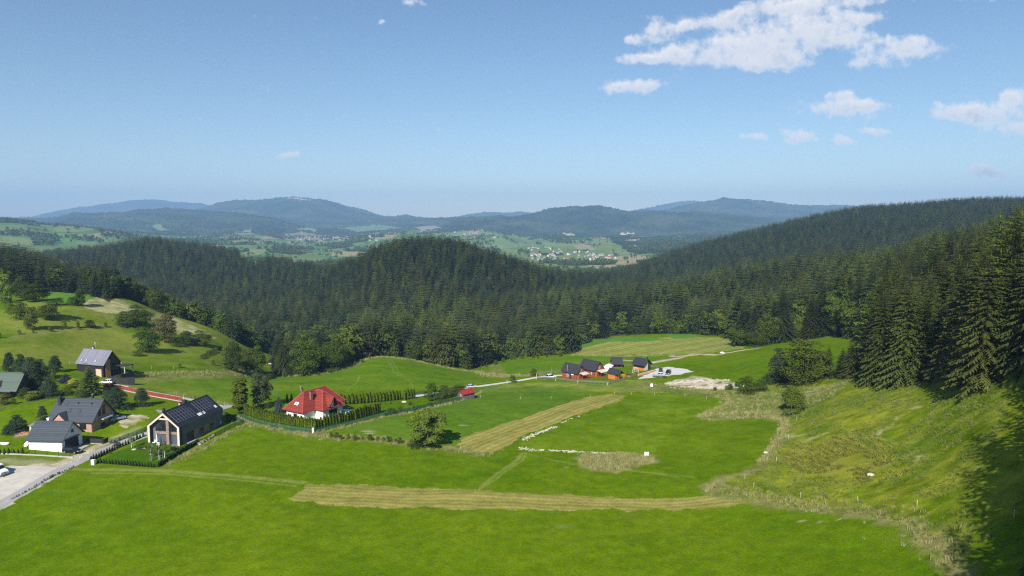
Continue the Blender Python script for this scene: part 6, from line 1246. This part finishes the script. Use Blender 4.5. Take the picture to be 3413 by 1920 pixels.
chair(515, 1479, 200, 'white lounge chair left of the closed parasol'); chair(527, 1487, 160, 'white lounge chair in front of the closed parasol')
r = thing('garden_tub', 16, 1482, 95, 'white upturned oval tub lying on the lawn', 'tub'); MB().blob((0, 0, .25), (1.25, .6, .35), 12, 6, 1, .04).obj('shell', WFRAME, r, True); MB().box(-1.3, 1.3, -.1, .1, .5, .62).obj('ridge', WHITE, r)
r = thing('satellite_dish', 92, 1496, 200, 'white dish standing on the lawn left of the garage', 'dish'); MB().cyl((0, 0, 0), (0, 0, .8), .05).obj('stand', FRAME, r); MB().cyl((.05, 0, 1.2), (.25, 0, 1.35), .12, .75, n=16).obj('reflector', WFRAME, r)
def brickpile():
    r = thing('brick_stack', 78, 1450, 60, 'stack of orange bricks on a pallet behind the garage', 'brick stack'); m = MB(); R_ = random.Random(3)
    for k in range(70): x, y = R_.uniform(-1.9, 1.9), R_.uniform(-.8, .8); z = .25+.7*R_.random()*(1-abs(x)/2.4); m.box(x-.18, x+.18, y-.12, y+.12, z-.1, z+.1)
    m.box(-2.0, 2.0, -.9, .9, .1, .5); m.obj('bricks', mat('loose_bricks', (.52, .27, .18), .85, (.38, .18, .12), 3), r); MB().box(-2.1, 2.1, -1, 1, -.2, .098).obj('pallet', GREYWOOD, r)
brickpile()
g = G1(104*K, 1447*K); r = empty('shelter', (g[0], g[1], g[2]), math.radians(8), 'small brick shelter with a flat grey roof behind the garage', 'shed'); m = MB(); [m.box(x-.25, x+.25, y-.25, y+.25, -.5, 2.4) for x in (0, 2.4, 4.6) for y in (0, 2.6)]; m.obj('pillars', PALEW, r); MB().box(-.5, 5.2, -.5, 3.1, 2.41, 2.6).obj('roof', mat('grey_sheet', (.22, .22, .22), .6), r); MB().box(3.4, 3.9, 1.5, 2.0, 2.6, 3.7).box(3.3, 4.0, 1.4, 2.1, 3.702, 3.9).obj('chimney', WHITE, r); MB().box(.3, 4.4, 2.4, 2.6, -.5, 2.3).obj('back_wall', BRICK, r)
ROCK = mat('limestone', (.50, .45, .36), .9, (.40, .36, .30), 1.5, bump=.4, bscale=4); R_ = random.Random(8); A = along(W2([(664, 1482), (690, 1465), (716, 1452)]), .8)
for i, p in enumerate(A):
    s = R_.uniform(.35, .6); o = MB().blob((0, 0, 0), (s, s*.8, s*.7), 8, 5, i, .22).obj('boulder', ROCK, None, False); o.location = (p[0]+R_.uniform(-.4, .4), p[1]+R_.uniform(-.4, .4), float(H(*p))+s*.35); tag(o, 'pale boulder in the rock pile beside the barn shaped house', 'rock', 'boulders beside the barn shaped house')
for (u, v, s, lab) in ((2552, 1510, .5, 'white stone at the field corner below the yellow weeds'), (2903, 1585, .7, 'flat pale stone in the pasture below the yellow weeds'), (478, 1496, .5, 'pale stone at the terrace edge'), (447, 1500, .5, 'grey stone under the single staked birch'), (2407, 1177, 1.0, 'white wrapped bale beside the far track'), (1163, 1360, .5, 'pale stone on the lawn beside the pool'), (1347, 1341, .8, 'flat stone in the garden lawn near the gate')):
    g = G1(u*K, v*K); o = MB().blob((0, 0, 0), (s*1.2, s*.8, s*.5), 9, 5, int(u), .15).obj('bale' if 'bale' in lab else 'boulder', WFRAME if 'white' in lab else ROCK); o.location = (g[0], g[1], g[2]+s*.25); tag(o, lab, 'bale' if 'bale' in lab else 'rock')
def rubble(name, px, w, n, label, smax=.35, seed=1):
    R = np.random.default_rng(seed); A = along(W2(px), .25); m = MB()
    for k in range(n):
        p = A[R.integers(len(A))]+R.normal(size=2)*w*.5
        if fbm(np.array([p[0]/5.0]), np.array([p[1]/5.0+seed]), 2)[0] < .42: continue
        s = smax*(.35+.65*R.random()); z = float(H(p[0], p[1])); a, b, c_ = R.uniform(.8, 1.5), R.uniform(.6, 1.1), R.uniform(.25, .5); m.blob((p[0], p[1], z+.05), (s*a, s*b, s*c_), 6, 4, k, .25)
    return tag(m.obj(name, ROCK), label, kind='stuff')
rubble('stones', [(1930, 1388), (1855, 1420), (1790, 1445), (1740, 1468), (1708, 1485), (1760, 1500), (1850, 1502), (1980, 1510), (2085, 1514)], 1.0, 800, 'broken line of pale stones along two sides of the inner field', .27)
rubble('spoil_stones', [(2230, 1280), (2320, 1270), (2420, 1275), (2450, 1284), (2330, 1290), (2260, 1286)], 5, 700, 'heap of pale stony earth right of the white board', .5, 3)
rubble('roadside_stones', [(190, 1560), (300, 1508), (400, 1462)], .8, 90, 'pale stones along the upper edge of the lane', .22, 5)
# cow
def cow(u, v, col, lab, az):
    g = G1(u*K, v*K); r = empty('cow', (g[0], g[1], g[2]), math.radians(90-az), lab, 'cow')
    me = bpy.data.meshes.new('body'); pts = [((0, 0, 1.15), .36), ((.55, 0, 1.12), .34), ((-.7, 0, 1.2), .30), ((.95, 0, 1.05), .20), ((1.25, 0, .80), .15), ((1.5, 0, .55), .10)]; ed = [(0, 1), (0, 2), (1, 3), (3, 4), (4, 5)]
    for x, p in ((.55, 1), (-.7, 2)):
        for s in (-.22, .22):
            n = len(pts); pts += [((x, s, .85), .15), ((x+(.0 if x > 0 else -.08), s, .45), .075), ((x, s, .03), .07)]; ed += [(p, n), (n, n+1), (n+1, n+2)]
    n = len(pts); pts += [((-1.0, 0, 1.15), .05), ((-1.05, 0, .6), .03)]; ed += [(2, n), (n, n+1)]
    me.from_pydata([p[0] for p in pts], ed, []); o = bpy.data.objects.new('body', me); COL.objects.link(o); md = o.modifiers.new('s', 'SKIN'); 
    for i, p in enumerate(pts): me.skin_vertices[0].data[i].radius = (p[1], p[1]) if True else 0
    me.skin_vertices[0].data[0].use_root = True; o.modifiers.new('ss', 'SUBSURF').levels = 1; me.materials.append(mat('cow_hide', col, .8, (.5, .45, .4), 1.2, .6)); o.parent = r
    MB().cyl((1.2, .1, .98), (1.2, .28, 1.02), .06, .02).cyl((1.2, -.1, .98), (1.2, -.28, 1.02), .06, .02).obj('ears', mat('ear', col, .8), r)
def _skinlayer(): pass
try:
    cow(909, 1218, (.26, .10, .045), 'brown cow grazing at the wood clearing', 80); cow(901, 1219, (.62, .56, .50), 'white calf beside the brown cow', 100)
except Exception as e: print('cow', e)
# ---------------------------------------------------------------- far villages
HW = [mat('far_white_wall', (.52, .51, .49), .8), mat('far_cream_wall', (.42, .39, .33), .8)]; HR = [mat('far_red_roof', (.28, .09, .065), .7), mat('far_grey_roof', (.20, .20, .21), .7), mat('far_brown_roof', (.26, .15, .11), .7)]
vp = {}
for i, w in enumerate(HW):
    for j, rf in enumerate(HR):
        r = empty('village_house', (0, 0, -500), 0); MB().box(-7, 7, -5, 5, -3, 6).prism([(-5, 6), (5, 6), (0, 10)], -6.9, 6.9, 0).obj('wall', w, r)
        a = MB(); a.slab([(-7.8, -5.9, 5.4), (7.8, -5.9, 5.4), (7.8, 0, 10.3), (-7.8, 0, 10.3)], .4); a.slab([(7.8, 5.9, 5.4), (-7.8, 5.9, 5.4), (-7.8, .01, 10.3), (7.8, .01, 10.3)], .4); a.obj('roof', rf, r)
        w_ = MB(); [w_.box(x, x+1.4, -5.08, -5.0, z, z+1.5) for x in (-5, -1, 3) for z in (1, 4)]; w_.obj('windows', GLASS, r); vp[i, j] = r
used = set(); VS = []
for (u0, u1, v0, v1, n, lab) in ((1338, 1400, 640, 656, 34, 'house in the middle of the far village beyond the wooded saddle'), (1420, 1475, 640, 656, 8, 'house low at the right of the far village centre'), (1475, 1552, 640, 658, 26, 'house in the right part of the far village beyond the saddle'), (1325, 1390, 622, 634, 8, 'house on the green slope above the far village'),
                                 (1390, 1480, 628, 640, 9, 'scattered house among trees above the far village'), (748, 800, 596, 605, 22, 'house in the left village strip below the big blue mountain'), (812, 876, 594, 603, 22, 'house in the right part of the village strip below the blue mountain'), (900, 1330, 582, 600, 9, 'lone farmhouse on the far green slopes'), (660, 960, 600, 625, 9, 'lone farmhouse in the far green valley')):
    for k in range(n): VS.append((random.uniform(u0, u1), random.uniform(v0, v1), lab))
Gv = G([a[0] for a in VS], [a[1] for a in VS])
for k, g in enumerate(Gv):
    if g[1] < 1450: continue
    key = (random.choice((0, 0, 0, 1)), random.choice((0, 1, 1, 2, 2))); o = vp[key] if key not in used else copy_tree(vp[key]); used.add(key)
    s = random.uniform(.5, .9)*(1 if g[1] < 4200 else 1.2); o.location = (g[0], g[1], g[2]); o.rotation_euler = (0, 0, random.choice((0, .4, 1.2, 1.57, -.5))+random.uniform(-.1, .1)); o.scale = (s, s, s*random.uniform(.9, 1.15)); o['label'] = VS[k][2]; o['category'] = 'house'; o['group'] = VS[k][2].replace('house', 'houses')
for key in vp:
    if key not in used:
        for c in list(vp[key].children): bpy.data.objects.remove(c)
        bpy.data.objects.remove(vp[key])
# ---- tree belts and copses of the far valley
def far_trees():
    n = 60000; Y = np.exp(rng.uniform(math.log(1480), math.log(5600), n)); q = rng.uniform(-.8, .8, n); X = q*Y; Z_ = H(X, Y); cl = fbm(X/150+5, Y/260, 5); m = (cl > .582) | (rng.random(n) < .012)
    # hedgerows
    m |= (np.abs(vnoise(X/300, Y/420)-.5) < .018) & (rng.random(n) < .5)
    m |= (Y < 1900) & (rng.random(n) < .5); m &= in_forest(X, Y, Z_) < .5
    U_, V_ = proj(X, Y, Z_); m &= ~((U_ > 1330) & (U_ < 1560) & (V_ < 660) & (V_ > 622) & (rng.random(n) < .8)); m &= ~inpoly(U_, V_, [(1350, 632), (1420, 628), (1440, 640), (1360, 643)])
    X, Y, Z_ = X[m], Y[m], Z_[m]; h = rng.uniform(9, 17, len(X)); w = h*rng.uniform(.9, 1.4, len(X))
    pr = []
    for i in range(2): V2, T2_ = blob_crown(320+i, broad_blobs(330+i, 10, .36, .12, .93), .09, 220); pr.append(raw('d%d_copse' % i, V2, T2_, M_BRD))
    V2, T2_ = spruce_geo(340, 10, 6, 2, R=.2, wid=.6); pr.append(raw('e0_copse', V2, T2_, M_SPR))
    mass('copses', np.column_stack([X, Y, Z_]), np.column_stack([w, w, h]), rng.integers(0, 3, len(X)), pr, 'copses and hedgerow trees scattered over the far valley')
far_trees()
# ---- tall grass and weeds
def tufts():
    pr = []
    for i, (nm, c1, c2) in enumerate((('f0_dry', (.40, .36, .16), (.25, .25, .08)), ('f1_green', (.15, .19, .04), (.22, .24, .06)), ('f2_weed', (.20, .22, .025), (.32, .30, .035)))):
        R = np.random.default_rng(i); V_ = []; T_ = []
        for k in range(26):
            a = R.uniform(0, 6.3); d = R.random()*.45; x, y = d*math.cos(a), d*math.sin(a); h = R.uniform(.35, 1.0)*(1 if i != 2 else .7); l = R.normal(size=2)*.16; w = .035 if i != 2 else .07; b = R.uniform(0, 3.14); o = len(V_)
            V_ += [(x-w*math.cos(b), y-w*math.sin(b), -.05), (x+w*math.cos(b), y+w*math.sin(b), -.05), (x+l[0], y+l[1], h)]; T_ += [(o, o+1, o+2)]
            if i == 2: V_ += [(x+l[0]-.09, y+l[1], h-.05), (x+l[0]+.09, y+l[1]-.05, h), (x+l[0], y+l[1]+.09, h+.03)]; T_ += [(o+3, o+4, o+5)]
        pr.append(raw(nm, np.array(V_), np.array(T_), mat(nm+'_blades', c1, .8, c2, .6, 1.2, rnd=.3, trans=.25)))
    pts = []; ki = []
    def fill(poly, n, k, mixp=.2, thr=0):
        P_ = closed(poly); mn, mx = P_.min(0), P_.max(0); x = rng.uniform(mn[0], mx[0], n); y = rng.uniform(mn[1], mx[1], n); m = inpoly(x, y, P_) & (fbm(x/6, y/6, 3) > thr); pts.append(np.column_stack([x[m], y[m]])); kk = np.full(m.sum(), k); kk[rng.random(len(kk)) < mixp] = 1; ki.append(kk)
    def line(pl, w, dens, k, mixp=.25):
        P_ = WP(pl); L = np.linalg.norm(np.diff(P_, axis=0), axis=1).sum(); n = int(L*dens); A = along(P_, L/n)[:n]; A = A+rng.normal(size=A.shape)*w*.5; m = fbm(A[:, 0]/5, A[:, 1]/5, 2) > .36; pts.append(A[m]); kk = np.full(m.sum(), k); kk[rng.random(len(kk)) < mixp] = 1; ki.append(kk)
    fill(ISLAND, 2200, 0, .45); fill(YELLOW, 3800, 2, .45, .34); fill([(1960, 1140), (2060, 1100), (2180, 1085), (2290, 1140), (2300, 1190), (2200, 1215), (2040, 1212)], 2200, 2, .6, .42); fill([p for p in ROUGH if p[0] < 2600], 30000, 1, 0, .40)
    fill([(1700, 975), (1850, 985), (1990, 990), (2130, 960), (2100, 1000), (1980, 1040), (1800, 1050), (1832, 1012), (1800, 1000)], 3500, 0, .75)
    line(FIELD_EDGE[3:14], 1.8, 5, 0); line([(1788, 1222), (1850, 1238), (2000, 1262), (2160, 1285), (2290, 1320), (2380, 1380), (2410, 1449)], 4.5, 9, 0, .65)
    line([(597, 1050), (640, 1068), (700, 1080), (783, 1096), (850, 1101), (930, 1104), (1010, 1116), (1080, 1124), (1165, 1133), (1215, 1143)], 3.0, 9, 0); line([(786, 1094), (850, 1080), (960, 1052), (1050, 1036), (1180, 1002), (1215, 985)], 1.2, 4, 0, .4)
    line([(355, 944), (420, 940), (520, 938), (620, 940), (720, 944), (800, 942), (870, 926), (905, 908), (960, 898), (1040, 906), (1094, 918), (1150, 930), (1200, 935), (1250, 946), (1340, 944)], 4, 6, 0); line([(1765, 1046), (1850, 1040), (1980, 1038)], 3, 8, 0, .2)
    line([(1440, 893), (1560, 896), (1700, 893)], 2.5, 5, 0); line([(425, 1170), (500, 1130), (560, 1098), (610, 1076)], 1.5, 4, 0, .3); line([(430, 988), (520, 1008), (580, 1020)], 1.5, 4, 0, .3)
    P_ = np.concatenate(pts); k_ = np.concatenate(ki); s = rng.uniform(.5, 1.15, len(P_))*np.where(k_ == 1, .6, 1)
    mass('tall_grass', np.column_stack([P_, H(P_[:, 0], P_[:, 1])]), np.column_stack([s*1.1, s*1.1, s]), k_, pr, 'tall dry grass and yellow weeds on the field margins and pasture')
tufts()
